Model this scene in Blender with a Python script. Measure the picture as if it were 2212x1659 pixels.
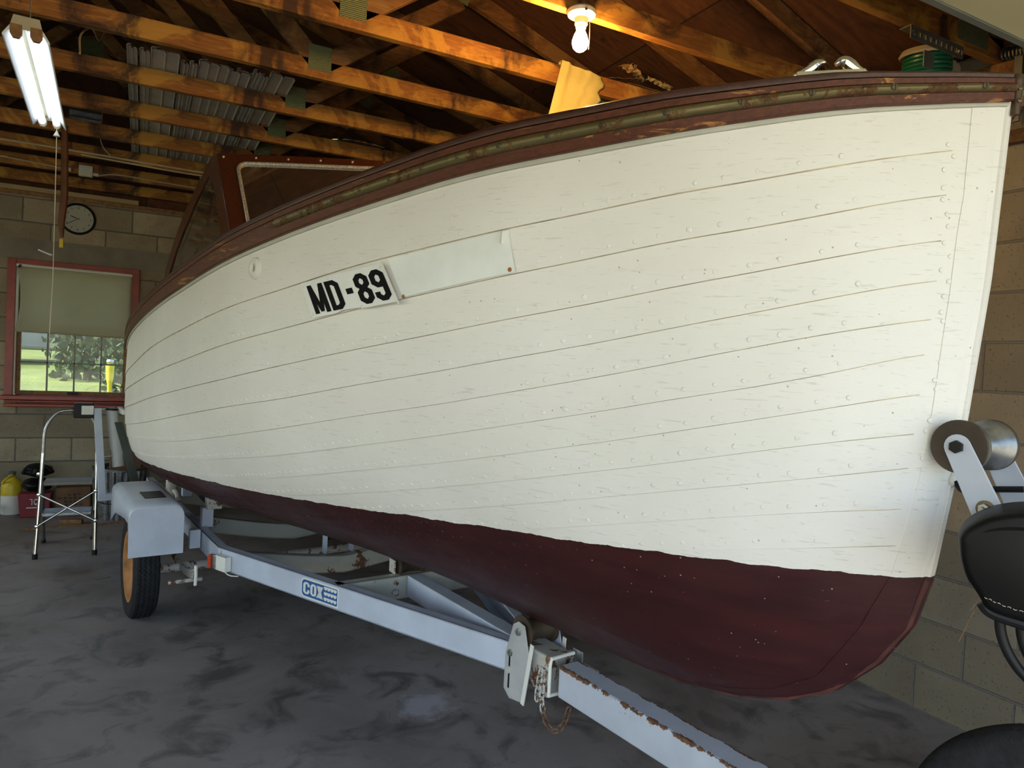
import bpy, bmesh, math, random
import numpy as np
from mathutils import Vector, Matrix, Euler
random.seed(7)
scene = bpy.context.scene
for o in list(bpy.data.objects):
    bpy.data.objects.remove(o, do_unlink=True)
COL = scene.collection
PI = math.pi

# ------------------------------------------------------------------ camera
FPX, YAW, PITCH, ROLL, CAMH = 1530.6054, .4838, -.0262, .05, 1.4327
def cam_axes():
    f = Vector((math.sin(YAW)*math.cos(PITCH), math.cos(YAW)*math.cos(PITCH), math.sin(PITCH)))
    r = Vector((math.cos(YAW), -math.sin(YAW), 0)); u = r.cross(f)
    c, s = math.cos(ROLL), math.sin(ROLL)
    return c*r+s*u, -s*r+c*u, f
_r, _u, _f = cam_axes()
cd = bpy.data.cameras.new('camera'); cam = bpy.data.objects.new('camera', cd); COL.objects.link(cam)
M = Matrix((( _r.x, _u.x, -_f.x, 0), (_r.y, _u.y, -_f.y, 0), (_r.z, _u.z, -_f.z, CAMH), (0, 0, 0, 1)))
cam.matrix_world = M
cd.sensor_fit = 'HORIZONTAL'; cd.sensor_width = 36; cd.lens = FPX/2212*36
cd.clip_start = .02; cd.clip_end = 300
scene.camera = cam

# ------------------------------------------------------------------ world, sun, exposure
world = bpy.data.worlds.new('sky'); scene.world = world; world.use_nodes = True
nt = world.node_tree; nt.nodes.clear()
sky = nt.nodes.new('ShaderNodeTexSky'); sky.sky_type = 'NISHITA'; sky.sun_disc = False
sky.sun_elevation = math.radians(48); sky.sun_rotation = math.radians(270); sky.air_density = 1.0; sky.dust_density = 2.0
bg = nt.nodes.new('ShaderNodeBackground'); bg.inputs['Strength'].default_value = SKY_STRENGTH = .40
wo = nt.nodes.new('ShaderNodeOutputWorld')
wmx = nt.nodes.new('ShaderNodeMix'); wmx.data_type='RGBA'; wmx.blend_type='MULTIPLY'; wmx.inputs[0].default_value=1
nt.links.new(sky.outputs[0], wmx.inputs[6]); wmx.inputs[7].default_value=(1.0,.975,.92,1); nt.links.new(wmx.outputs[2], bg.inputs[0]); nt.links.new(bg.outputs[0], wo.inputs[0])
sl = bpy.data.lights.new('sun', 'SUN'); sl.energy = 4.2; sl.angle = math.radians(.6); sl.color = (1, .95, .85)
so = bpy.data.objects.new('sun', sl); COL.objects.link(so)
so.rotation_euler = Euler((math.radians(44), 0, math.radians(-87)), 'XYZ')
scene.view_settings.view_transform = 'Standard'; scene.view_settings.look = 'None'
scene.view_settings.gamma = 1; scene.view_settings.use_curve_mapping = False
scene.view_settings.exposure = 1.15

# ------------------------------------------------------------------ helpers
def V(*a): return Vector(a)
class MB:
    def __init__(s): s.v=[]; s.f=[]; s.m=[]; s.cur=0
    def add(s, vs, fs, mi=None):
        n=len(s.v); s.v += [tuple(q) for q in vs]; mi = s.cur if mi is None else mi
        for f in fs: s.f.append(tuple(i+n for i in f)); s.m.append(mi)
        return s
    def box(s, c, size, rot=None, mi=None):
        x,y,z = [q/2 for q in size]; R = rot if rot is not None else Matrix.Identity(3)
        c = Vector(c)
        vs = [c+R@Vector((sx*x,sy*y,sz*z)) for sx in (-1,1) for sy in (-1,1) for sz in (-1,1)]
        return s.add(vs, [(0,1,3,2),(4,6,7,5),(0,4,5,1),(2,3,7,6),(0,2,6,4),(1,5,7,3)], mi)
    def bb(s, lo, hi, mi=None):
        return s.box([(a+b)/2 for a,b in zip(lo,hi)], [b-a for a,b in zip(lo,hi)], None, mi)
    def beam(s, p0, p1, w, h, up=(0,0,1), mi=None):
        p0,p1 = Vector(p0),Vector(p1); d=(p1-p0); L=d.length; d.normalize()
        side = d.cross(Vector(up)).normalized(); u = side.cross(d).normalized()
        R = Matrix((d,side,u)).transposed()
        return s.box((p0+p1)/2, (L,w,h), R, mi)
    def tube(s, pts, r, seg=10, cap=True, closed=False, mi=None):
        pts=[Vector(q) for q in pts]; n=len(pts); rs = r if isinstance(r,(list,tuple)) else [r]*n
        vs=[]; prev=None
        for i,q in enumerate(pts):
            a = pts[(i-1)%n] if (i>0 or closed) else q; b = pts[(i+1)%n] if (i<n-1 or closed) else q
            d=(b-a).normalized()
            if prev is None:
                t = Vector((0,0,1)) if abs(d.z)<.9 else Vector((1,0,0)); u=d.cross(t).normalized()
            else:
                u=(prev-d*prev.dot(d)).normalized()
            prev=u; w=d.cross(u)
            for k in range(seg):
                an=2*PI*k/seg; vs.append(q+rs[i]*(math.cos(an)*u+math.sin(an)*w))
        fs=[]
        for i in range(n-1 if not closed else n):
            j=(i+1)%n
            for k in range(seg):
                fs.append((i*seg+k, i*seg+(k+1)%seg, j*seg+(k+1)%seg, j*seg+k))
        if cap and not closed: fs += [tuple(range(seg))[::-1], tuple((n-1)*seg+k for k in range(seg))]
        return s.add(vs, fs, mi)
    def lathe(s, prof, o=(0,0,0), axis=(0,0,1), seg=32, mi=None):
        ax=Vector(axis).normalized(); t=Vector((1,0,0)) if abs(ax.x)<.9 else Vector((0,1,0))
        u=ax.cross(t).normalized(); w=ax.cross(u); o=Vector(o); vs=[]
        for r,h in prof:
            for k in range(seg):
                an=2*PI*k/seg; vs.append(o+ax*h+max(r,1e-5)*(math.cos(an)*u+math.sin(an)*w))
        fs=[]
        for i in range(len(prof)-1):
            for k in range(seg): fs.append((i*seg+k,i*seg+(k+1)%seg,(i+1)*seg+(k+1)%seg,(i+1)*seg+k))
        return s.add(vs, fs, mi)
    def prism(s, outline, ext, mi=None):
        ol=[Vector(q) for q in outline]; e=Vector(ext); n=len(ol)
        vs=ol+[q+e for q in ol]
        fs=[tuple(range(n))[::-1], tuple(range(n,2*n))]+[(i,(i+1)%n,n+(i+1)%n,n+i) for i in range(n)]
        return s.add(vs, fs, mi)
    def grid(s, rows, mi=None, closed=False):
        n=len(rows[0]); vs=[q for r in rows for q in r]; fs=[]
        for i in range(len(rows)-1):
            for j in range(n-1): fs.append((i*n+j,i*n+j+1,(i+1)*n+j+1,(i+1)*n+j))
        return s.add(vs, fs, mi)
    def build(s, name, mats, parent=None, smooth=False, bevel=0, angle=35, fix=True):
        me=bpy.data.meshes.new(name); me.from_pydata(s.v,[],s.f)
        mats = mats if isinstance(mats,(list,tuple)) else [mats]
        for m in mats: me.materials.append(m)
        me.polygons.foreach_set('material_index', s.m)
        bm=bmesh.new(); bm.from_mesh(me)
        bmesh.ops.remove_doubles(bm, verts=bm.verts, dist=1e-6)
        if fix: bmesh.ops.recalc_face_normals(bm, faces=bm.faces)
        bm.to_mesh(me); bm.free()
        if smooth:
            me.polygons.foreach_set('use_smooth',[True]*len(me.polygons))
            try: me.set_sharp_from_angle(angle=math.radians(angle))
            except Exception: pass
        me.update()
        o=bpy.data.objects.new(name,me); COL.objects.link(o)
        if parent is not None: o.parent=parent
        if bevel:
            b=o.modifiers.new('bevel','BEVEL'); b.width=bevel; b.segments=2; b.limit_method='ANGLE'; b.angle_limit=math.radians(40)
        return o
def tag(o,label,cat,group=None):
    o['label']=label; o['category']=cat
    if group: o['group']=group
    return o
def thing(name,label,cat,loc=(0,0,0),rot=(0,0,0),group=None):
    o=bpy.data.objects.new(name,None); COL.objects.link(o); o.location=loc; o.rotation_euler=rot; o.empty_display_size=.1
    return tag(o,label,cat,group)
def struct(o): o['kind']='structure'; return o
def arc(c,r,a0,a1,n,ax0,ax1):
    c=Vector(c);ax0=Vector(ax0);ax1=Vector(ax1)
    return [c+r*(math.cos(a0+(a1-a0)*i/n)*ax0+math.sin(a0+(a1-a0)*i/n)*ax1) for i in range(n+1)]
def bez(pts,n=16):
    """Catmull-Rom through pts"""
    P=[Vector(q) for q in pts]; P=[2*P[0]-P[1]]+P+[2*P[-1]-P[-2]]; out=[]
    for i in range(1,len(P)-2):
        for k in range(n):
            t=k/n; a,b,c,d=P[i-1],P[i],P[i+1],P[i+2]
            out.append(.5*((2*b)+(-a+c)*t+(2*a-5*b+4*c-d)*t*t+(-a+3*b-3*c+d)*t**3))
    out.append(P[-2]); return out

# ------------------------------------------------------------------ materials
def newmat(name):
    m=bpy.data.materials.new(name); m.use_nodes=True; n=m.node_tree; n.nodes.clear()
    out=n.nodes.new('ShaderNodeOutputMaterial'); b=n.nodes.new('ShaderNodeBsdfPrincipled')
    n.links.new(b.outputs[0],out.inputs[0]); return m,n,b
class NT:
    def __init__(s,n): s.n=n; s.L=n.links
    def node(s,t,**k):
        x=s.n.nodes.new(t)
        for a,b in k.items(): setattr(x,a,b)
        return x
    def inp(s,nd,key,val):
        i=nd.inputs[key]
        if hasattr(val,'links') or isinstance(val,bpy.types.NodeSocket): s.L.new(val,i)
        else: i.default_value=val
    def coord(s,kind='Object',scale=(1,1,1),rot=(0,0,0),loc=(0,0,0)):
        c=s.node('ShaderNodeTexCoord'); m=s.node('ShaderNodeMapping'); s.L.new(c.outputs[kind],m.inputs[0])
        m.inputs['Scale'].default_value=scale; m.inputs['Rotation'].default_value=rot; m.inputs['Location'].default_value=loc
        return m.outputs[0]
    def noise(s,vec,scale=5,detail=4,rough=.55,dist=0):
        x=s.node('ShaderNodeTexNoise'); s.L.new(vec,x.inputs['Vector'])
        x.inputs['Scale'].default_value=scale; x.inputs['Detail'].default_value=detail; x.inputs['Roughness'].default_value=rough; x.inputs['Distortion'].default_value=dist
        return x.outputs[0]
    def ramp(s,fac,stops,interp='LINEAR'):
        x=s.node('ShaderNodeValToRGB'); s.L.new(fac,x.inputs[0]); r=x.color_ramp; r.interpolation=interp
        while len(r.elements)<len(stops): r.elements.new(.5)
        for e,(p,c) in zip(r.elements,stops):
            e.position=p; e.color=(c,c,c,1) if isinstance(c,(int,float)) else (*c,1)
        return x.outputs[0]
    def mix(s,fac,a,b,mode='MIX'):
        x=s.node('ShaderNodeMix',data_type='RGBA',blend_type=mode)
        s.inp(x,0,fac)
        for k,v in ((6,a),(7,b)):
            if isinstance(v,tuple): x.inputs[k].default_value=(*v,1) if len(v)==3 else v
            else: s.L.new(v,x.inputs[k])
        return x.outputs[2]
    def math(s,op,a,b=0,c=0):
        x=s.node('ShaderNodeMath',operation=op)
        for i,v in enumerate((a,b,c)):
            if isinstance(v,(int,float)): x.inputs[i].default_value=v
            else: s.L.new(v,x.inputs[i])
        return x.outputs[0]
    def sep(s,vec):
        x=s.node('ShaderNodeSeparateXYZ'); s.L.new(vec,x.inputs[0]); return x.outputs
    def comb(s,a,b,c):
        x=s.node('ShaderNodeCombineXYZ')
        for i,v in enumerate((a,b,c)):
            if isinstance(v,(int,float)): x.inputs[i].default_value=v
            else: s.L.new(v,x.inputs[i])
        return x.outputs[0]
    def bump(s,h,strength=.3,dist=.01,prev=None):
        x=s.node('ShaderNodeBump'); s.L.new(h,x.inputs['Height']); x.inputs['Strength'].default_value=strength; x.inputs['Distance'].default_value=dist
        if prev is not None: s.L.new(prev,x.inputs['Normal'])
        return x.outputs[0]
def simple(name,col,rough=.5,metal=0,var=.12,scale=9,bump=.0,coat=0,bscale=60,stretch=(1,1,1)):
    m,n,b=newmat(name); t=NT(n); v=t.coord('Object',stretch)
    f=t.noise(v,scale,4); c=t.ramp(f,[(.3,tuple(max(0,q*(1-var)) for q in col)),(.7,tuple(q*(1+var) for q in col))])
    n.links.new(c,b.inputs['Base Color']); b.inputs['Roughness'].default_value=rough; b.inputs['Metallic'].default_value=metal
    b.inputs['Coat Weight'].default_value=coat
    if max(col)<.03: b.inputs['Specular IOR Level'].default_value=.22
    if bump: n.links.new(t.bump(t.noise(v,bscale,3),bump,.004),b.inputs['Normal'])
    return m
def emis(name,col,st):
    m,n,b=newmat(name); b.inputs['Base Color'].default_value=(*col,1); b.inputs['Emission Color'].default_value=(*col,1); b.inputs['Emission Strength'].default_value=st
    return m
def lumber(name,base,dark,light,stain=.5,scale=1.0,rot=(0,0,0),axis=0):
    m,n,b=newmat(name); t=NT(n); st=[1,1,1]; st[axis]=.12
    v=t.coord('Object',tuple(st)); w=t.coord('Object')
    g=t.noise(v,70*scale,5,.6,.6); c=t.ramp(g,[(.3,tuple(q*.6 for q in base)),(.55,base),(.8,light)])
    s=t.noise(w,3.2*scale,6,.62,.9); sm=t.ramp(s,[(.40,1),(.5,.0)])
    s2=t.noise(t.coord('Object',(1,1,1),loc=(7,3,2)),2.6*scale,5,.6,1.4); lm=t.ramp(s2,[(.50,0),(.58,.7)])
    c=t.mix(lm,c,light); sf=t.math('MULTIPLY',sm,stain); c=t.mix(sf,c,dark)
    n.links.new(c,b.inputs['Base Color']); b.inputs['Roughness'].default_value=.75
    n.links.new(t.bump(g,.25,.003),b.inputs['Normal']); return m
def blocks(name,axis,off,base=(.33,.30,.24),seed=0):
    """concrete block wall: 0.4064 x 0.2032 blocks; axis = horizontal axis of the wall"""
    m,n,b=newmat(name); t=NT(n); o=t.sep(t.coord('Object'))
    vec=t.comb(t.math('ADD',o[axis],off),o[2],0)
    br=t.node('ShaderNodeTexBrick'); n.links.new(vec,br.inputs['Vector'])
    br.offset=.5; br.inputs['Scale'].default_value=1; br.inputs['Brick Width'].default_value=.4064; br.inputs['Row Height'].default_value=.2032
    br.inputs['Mortar Size'].default_value=.0065; br.inputs['Mortar Smooth'].default_value=.35; br.inputs['Bias'].default_value=-.15
    br.inputs['Color1'].default_value=(*[q*.72 for q in base],1); br.inputs['Color2'].default_value=(*[q*1.18 for q in base],1); br.inputs['Mortar'].default_value=(.17,.165,.15,1)
    w=t.coord('Object'); nz=t.noise(w,2.3,5,.6,.5); c=t.mix(t.ramp(nz,[(.35,.0),(.7,.55)]),br.outputs['Color'],(.13,.105,.08))
    pits=t.noise(w,85,3,.6); pm=t.ramp(pits,[(.30,1),(.38,0)])
    c=t.mix(t.math('MULTIPLY',pm,.55),c,(.06,.055,.05))
    n.links.new(c,b.inputs['Base Color']); b.inputs['Roughness'].default_value=.92
    h=t.math('SUBTRACT',1,br.outputs['Fac']); nb=t.bump(h,.9,.006); nb=t.bump(t.noise(w,120,4,.7),.5,.003,nb); nb=t.bump(t.math('SUBTRACT',1,pm),.5,.003,nb)
    n.links.new(nb,b.inputs['Normal']); return m
def ptmat(name,col,rough=.45,rust=.0,thr=.62,edge=None,metal=0,rscale=9):
    m,n,b=newmat(name); t=NT(n); v=t.coord('Object')
    f=t.noise(v,6,4); c=t.ramp(f,[(.3,tuple(q*.88 for q in col)),(.7,tuple(q*1.08 for q in col))])
    if rust:
        k=t.noise(v,rscale,7,.68,.4)
        k2=t.noise(v,60,5,.7)
        kk=t.math('ADD',t.math('MULTIPLY',k,.72),t.math('MULTIPLY',k2,.28))
        if edge is not None:
            o=t.sep(v)
            # closeness to the upper edges of a beam with half width edge[0], top edge[1]
            a_=t.math('ABSOLUTE',t.math('SUBTRACT',t.math('ABSOLUTE',o[1]),edge[0])); b_=t.math('ABSOLUTE',t.math('SUBTRACT',o[2],edge[1]))
            d=t.math('ADD',a_,b_); e=t.math('MAXIMUM',t.math('SUBTRACT',.20,t.math('MULTIPLY',d,11)),0); kk=t.math('ADD',kk,e)
        msk=t.ramp(kk,[(thr,0),(thr+.02,1)])
        rc=t.ramp(k2,[(.35,(.035,.018,.012)),(.55,(.14,.06,.025)),(.75,(.32,.17,.06))])
        msk=t.math('MULTIPLY',msk,rust); c=t.mix(msk,c,rc)
        r=t.math('ADD',rough,t.math('MULTIPLY',msk,.4)); n.links.new(r,b.inputs['Roughness'])
        n.links.new(t.bump(msk,.35,.002),b.inputs['Normal'])
    else: b.inputs['Roughness'].default_value=rough
    n.links.new(c,b.inputs['Base Color']); b.inputs['Metallic'].default_value=metal
    return m

def hullmat():
    m,n,b=newmat('hull_paint'); t=NT(n); v=t.coord('Object'); o=t.sep(v)
    # waterline: straight line in boat coordinates  z = 1.0475 - .0747*(1.17-x)
    wl=t.math('ADD',t.math('MULTIPLY',o[0],.0747),1.0475-.0747*1.17)
    wig=t.math('MULTIPLY',t.math('SUBTRACT',t.noise(t.coord('Object',(1,1,1)),9,4,.6),.5),.022)
    d=t.math('SUBTRACT',t.math('ADD',o[2],wig),wl); msk=t.math('GREATER_THAN',d,0)
    a=t.noise(v,2.2,5,.6); white=t.ramp(a,[(.3,(.755,.745,.70)),(.7,(.815,.805,.77))])
    grn=t.noise(t.coord('Object',(.5,1,9)),26,5,.62,.8)
    cr=t.ramp(grn,[(.36,1),(.385,0)]); white=t.mix(t.math('MULTIPLY',cr,.26),white,(.36,.32,.25))
    sp=t.node('ShaderNodeTexVoronoi'); n.links.new(v,sp.inputs['Vector']); sp.inputs['Scale'].default_value=34; sp.inputs['Randomness'].default_value=1
    spot=t.math('LESS_THAN',sp.outputs['Distance'],.065)
    pick=t.math('GREATER_THAN',t.noise(v,13,2),.50)
    white=t.mix(t.math('MULTIPLY',t.math('MULTIPLY',spot,pick),.7),white,(.33,.2,.09))
    r1=t.noise(t.coord('Object',(.4,1,3)),7,6,.65); red=t.ramp(r1,[(.3,(.028,.0065,.0075)),(.7,(.055,.0115,.012))])
    sc=t.noise(t.coord('Object',(.5,1,1.6)),42,6,.72,.5); red=t.mix(t.ramp(sc,[(.70,0),(.73,.75)]),red,(.32,.11,.055))
    red=t.mix(t.math('MULTIPLY',spot,.8),red,(.45,.33,.27))
    c=t.mix(msk,red,white); n.links.new(c,b.inputs['Base Color'])
    n.links.new(t.ramp(t.noise(v,5,3),[(.3,.38),(.7,.55)]),b.inputs['Roughness'])
    bm1=t.bump(grn,.16,.0022); lump=t.bump(t.noise(v,36,3,.6),.10,.004,bm1); n.links.new(t.bump(cr,-.25,.0015,lump),b.inputs['Normal'])
    b.inputs['Coat Weight'].default_value=.05; b.inputs['Coat Roughness'].default_value=.3; b.inputs['Specular IOR Level'].default_value=.36
    return m
def mahog(name,base=(.075,.022,.010),rough=.3,worn=0,coat=.2):
    m,n,b=newmat(name); t=NT(n); g=t.noise(t.coord('Object',(.08,1,1)),110,5,.6,.4)
    c=t.ramp(g,[(.3,tuple(q*.55 for q in base)),(.7,tuple(q*1.25 for q in base))])
    if worn:
        w=t.noise(t.coord('Object',(.16,1,2.5)),11,6,.7,.6); c=t.mix(t.ramp(w,[(.60,0),(.64,.85)]),c,(.42,.19,.05))
        w2=t.noise(t.coord('Object',(.12,1,3),loc=(4,2,1)),16,6,.7,.5); c=t.mix(t.ramp(w2,[(.62,0),(.66,.9)]),c,(.03,.012,.008))
    n.links.new(c,b.inputs['Base Color']); b.inputs['Roughness'].default_value=rough; b.inputs['Coat Weight'].default_value=coat; b.inputs['Coat Roughness'].default_value=.12
    n.links.new(t.bump(g,.25,.002),b.inputs['Normal']); return m
def glassmat(name,tint=(.9,.93,.9),dirt=.12,rough=.0):
    m,n,b=newmat(name); n.nodes.remove(b); t=NT(n); out=[q for q in n.nodes if q.type=='OUTPUT_MATERIAL'][0]
    tr=t.node('ShaderNodeBsdfTransparent'); tr.inputs[0].default_value=(*tint,1)
    gl=t.node('ShaderNodeBsdfGlossy'); gl.inputs['Roughness'].default_value=.03
    fr=t.node('ShaderNodeFresnel'); fr.inputs[0].default_value=1.5
    mx=t.node('ShaderNodeMixShader'); n.links.new(fr.outputs[0],mx.inputs[0]); n.links.new(tr.outputs[0],mx.inputs[1]); n.links.new(gl.outputs[0],mx.inputs[2])
    df=t.node('ShaderNodeBsdfDiffuse'); df.inputs[0].default_value=(.6,.58,.52,1)
    dn=t.math('MULTIPLY',t.ramp(t.noise(t.coord('Object'),14,6,.7),[(.35,.3),(.7,1)]),dirt)
    m2=t.node('ShaderNodeMixShader'); n.links.new(dn,m2.inputs[0]); n.links.new(mx.outputs[0],m2.inputs[1]); n.links.new(df.outputs[0],m2.inputs[2])
    n.links.new(m2.outputs[0],out.inputs[0]); return m
def floormat():
    m,n,b=newmat('concrete_floor'); t=NT(n); v=t.coord('Object')
    a=t.noise(v,1.1,8,.6,.5); c=t.ramp(a,[(.28,(.135,.115,.105)),(.5,(.225,.203,.198)),(.75,(.31,.287,.29))])
    s=t.noise(v,4.5,7,.65,.8); c=t.mix(t.ramp(s,[(.35,.65),(.5,0)]),c,(.035,.032,.03))
    w=t.noise(t.coord('Object',(1,1,1),loc=(3.1,8.2,0)),7,8,.72,.6); c=t.mix(t.ramp(w,[(.66,0),(.72,.5)]),c,(.33,.32,.35))
    # pale spill of old paint near the trailer tongue
    sp=t.node('ShaderNodeVectorMath',operation='DISTANCE'); n.links.new(v,sp.inputs[0]); sp.inputs[1].default_value=(1.10,2.72,0)
    dd=t.math('ADD',sp.outputs['Value'],t.math('MULTIPLY',t.math('SUBTRACT',t.noise(v,11,6,.7),.5),.34)); c=t.mix(t.ramp(dd,[(.05,.8),(.13,0)]),c,(.42,.41,.47))
    k=t.node('ShaderNodeTexVoronoi'); n.links.new(v,k.inputs['Vector']); k.inputs['Scale'].default_value=17; c=t.mix(t.math('MULTIPLY',t.math('LESS_THAN',k.outputs['Distance'],.055),.6),c,(.3,.28,.25))
    n.links.new(c,b.inputs['Base Color']); n.links.new(t.ramp(s,[(.3,.42),(.7,.68)]),b.inputs['Roughness'])
    n.links.new(t.bump(t.noise(v,60,5,.7),.2,.003),b.inputs['Normal']); return m
def plymat():
    m,n,b=newmat('roof_plywood'); t=NT(n)
    g=t.noise(t.coord('Object',(.25,1,.25)),12,6,.6,2.2); c=t.ramp(g,[(.3,(.055,.018,.008)),(.6,(.12,.045,.018)),(.8,(.17,.075,.03))])
    br=t.node('ShaderNodeTexBrick'); o=t.sep(t.coord('Object')); n.links.new(t.comb(o[1],t.math('MULTIPLY',o[0],1.054),0),br.inputs['Vector'])
    br.inputs['Scale'].default_value=1; br.inputs['Brick Width'].default_value=2.44; br.inputs['Row Height'].default_value=1.22; br.inputs['Mortar Size'].default_value=.004
    br.inputs['Color1'].default_value=(1,1,1,1); br.inputs['Color2'].default_value=(.62,.62,.62,1); br.inputs['Mortar'].default_value=(.05,.05,.05,1)
    c=t.mix(1.0,c,br.outputs['Color'],'MULTIPLY'); kn=t.noise(t.coord('Object'),5,3,.5,2); c=t.mix(t.ramp(kn,[(.28,.8),(.33,0)]),c,(.02,.008,.004))
    n.links.new(c,b.inputs['Base Color']); b.inputs['Roughness'].default_value=.8; n.links.new(t.bump(g,.2,.002),b.inputs['Normal']); return m

MT={}
MT['hull']=hullmat(); MT['caulk']=simple('lap_caulk',(.54,.48,.34),.8,var=.35,scale=14)
MT['bead']=simple('grey_bead',(.47,.47,.40),.6,var=.1)
MT['mahog']=mahog('varnished_mahogany'); MT['rail']=mahog('worn_rub_rail',(.10,.026,.011),.5,1,.06); MT['deck']=mahog('dark_deck',(.055,.017,.010),.5,0,.08)
MT['bronze']=ptmat('aged_bronze',(.17,.14,.065),.42,.85,.52,metal=.55,rscale=14)
MT['screw']=simple('tarnished_screw',(.12,.095,.06),.4,.7)
MT['chrome']=simple('chrome',(.62,.61,.58),.16,1,var=.15,scale=20)
MT['chrome_old']=simple('pitted_chrome_trim',(.50,.50,.45),.4,.45,var=.45,scale=120)
MT['lumber']=lumber('truss_lumber',(.30,.115,.018),(.035,.013,.005),(.52,.27,.04),.9)
MT['lumberz']=lumber('truss_lumber_web',(.21,.095,.028),(.04,.017,.008),(.30,.165,.055),.8)
MT['ply']=plymat()
MT['gusset']=None
MT['floor']=floormat()
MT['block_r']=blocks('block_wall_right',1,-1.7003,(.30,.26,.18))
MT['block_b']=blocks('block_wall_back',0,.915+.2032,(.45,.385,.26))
MT['lintel']=simple('lintel_concrete',(.24,.225,.18),.9,var=.2,scale=5,bump=.4)
MT['trailer']=ptmat('trailer_paint',(.47,.52,.62),.42,.9,.665,rscale=3.5)
MT['tongue']=ptmat('tongue_paint',(.47,.51,.59),.42,1,.60,edge=(.0425,.4475),rscale=7)
MT['rusty']=ptmat('rusty_white_paint',(.50,.48,.44),.5,1,.53,rscale=11)
MT['crossm']=ptmat('cross_member_paint',(.46,.46,.40),.45,1,.60,rscale=4)
MT['redwin']=simple('red_window_paint',(.30,.032,.02),.35,var=.25,scale=12)
MT['oldwood']=simple('bare_sash_wood',(.22,.11,.035),.6,var=.35,scale=30)
MT['shade']=simple('roller_shade_cloth',(.44,.43,.33),.9,var=.05,scale=3)
def _sh():
    m,n,b=newmat('roller_shade_cloth'); n.nodes.remove(b); t=NT(n); out=[q for q in n.nodes if q.type=='OUTPUT_MATERIAL'][0]
    c=t.ramp(t.noise(t.coord('Object'),3,4),[(.3,(.60,.58,.45)),(.7,(.66,.64,.50))])
    d=t.node('ShaderNodeBsdfDiffuse'); tl=t.node('ShaderNodeBsdfTranslucent'); mx=t.node('ShaderNodeMixShader'); mx.inputs[0].default_value=.5
    n.links.new(c,d.inputs[0]); n.links.new(c,tl.inputs[0]); n.links.new(d.outputs[0],mx.inputs[1]); n.links.new(tl.outputs[0],mx.inputs[2]); n.links.new(mx.outputs[0],out.inputs[0]); return m
MT['shade']=_sh()
MT['whitepl']=simple('white_plastic',(.72,.72,.66),.45,var=.06)
MT['muntin']=simple('grey_muntin',(.25,.24,.22),.6)
MT['glass']=glassmat('window_glass',dirt=.10); MT['wglass']=glassmat('windscreen_glass',(.82,.78,.72),.035)
MT['black']=simple('black_plastic',(.012,.012,.013),.42,var=.3)
MT['vinyl']=simple('black_vinyl',(.004,.004,.0045),.45,var=.3)
MT['rubber']=simple('tyre_rubber',(.018,.018,.02),.75,var=.35,scale=30,bump=.2)
MT['roller']=simple('dark_rubber_roller',(.045,.030,.018),.6,var=.5,scale=12)
MT['galv']=simple('galvanised_steel',(.30,.31,.32),.35,.85,var=.4,scale=22)
MT['steel']=simple('zinc_steel',(.36,.36,.36),.36,.85,var=.3,scale=60)
MT['siding']=simple('siding_metal',(.50,.48,.42),.5,.0,var=.18,scale=6)
MT['cream']=simple('cream_metal',(.40,.36,.24),.6,var=.12)
MT['whiteen']=simple('white_enamel',(.78,.80,.82),.35,var=.03)
MT['porcelain']=simple('porcelain',(.72,.66,.50),.3,var=.05)
MT['tube']=emis('fluorescent_tube',(.84,.93,1.0),.8)
MT['bulb']=emis('warm_bulb',(1.0,.53,.16),330.0)
MT['paper']=simple('yellow_paper',(.58,.50,.17),.85,var=.14,scale=5)
MT['card']=simple('brown_cardboard',(.17,.09,.045),.85,var=.3)
MT['cable']=simple('cream_cable',(.46,.37,.2),.6)
MT['string']=simple('white_string',(.6,.56,.42),.8)
MT['yellow']=simple('yellow_plastic',(.62,.47,.02),.45,var=.15)
MT['red']=simple('red_plastic',(.20,.012,.02),.4,var=.2)
MT['blue']=simple('sticker_blue',(.012,.10,.30),.4,var=.05)
MT['white']=simple('sticker_white',(.66,.67,.64),.4,var=.05)
MT['plate']=simple('number_plate_white',(.78,.80,.79),.4,var=.05)
MT['ink']=simple('black_ink',(.004,.004,.005),.85)
MT['patchp']=simple('pale_plank_paint',(.80,.84,.82),.5,var=.06,scale=8,bump=.2,bscale=30)
MT['green']=simple('green_hose',(.008,.12,.065),.35,var=.15)
MT['strap']=simple('dark_green_strap',(.055,.065,.058),.7,var=.15)
MT['amber']=simple('orange_lens',(.45,.05,.01),.25)
MT['orangerim']=simple('rusty_orange_rim',(.34,.15,.04),.7,var=.35,scale=14)
MT['door']=simple('garage_door_panel',(.66,.62,.38),.55,var=.04,scale=3)
MT['trackm']=simple('track_metal',(.14,.15,.14),.5,.5,var=.2)
MT['clock']=simple('clock_face',(.60,.60,.54),.5,var=.03)
MT['cablebox']=simple('junction_box',(.5,.5,.42),.6)
MT['pvc']=simple('pvc_pipe',(.48,.50,.50),.5,var=.08)
MT['grass']=None; MT['drive']=simple('pale_concrete_drive',(.44,.39,.27),.9,var=.2,scale=3)
MT['leaf']=simple('foliage',(.05,.08,.035),.8,var=.6,scale=2)
MT['bark']=simple('bark',(.07,.05,.035),.9,var=.3)
MT['fitting']=simple('dark_bronze_fitting',(.085,.055,.035),.45,.5)
MT['chainrust']=simple('rusty_chain',(.13,.07,.04),.8,var=.5,scale=60)
MT['car']=simple('grey_car_paint',(.16,.18,.20),.25,.4)
MT['brown']=simple('brown_stick_paint',(.12,.045,.018),.5,var=.25,scale=20)
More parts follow.
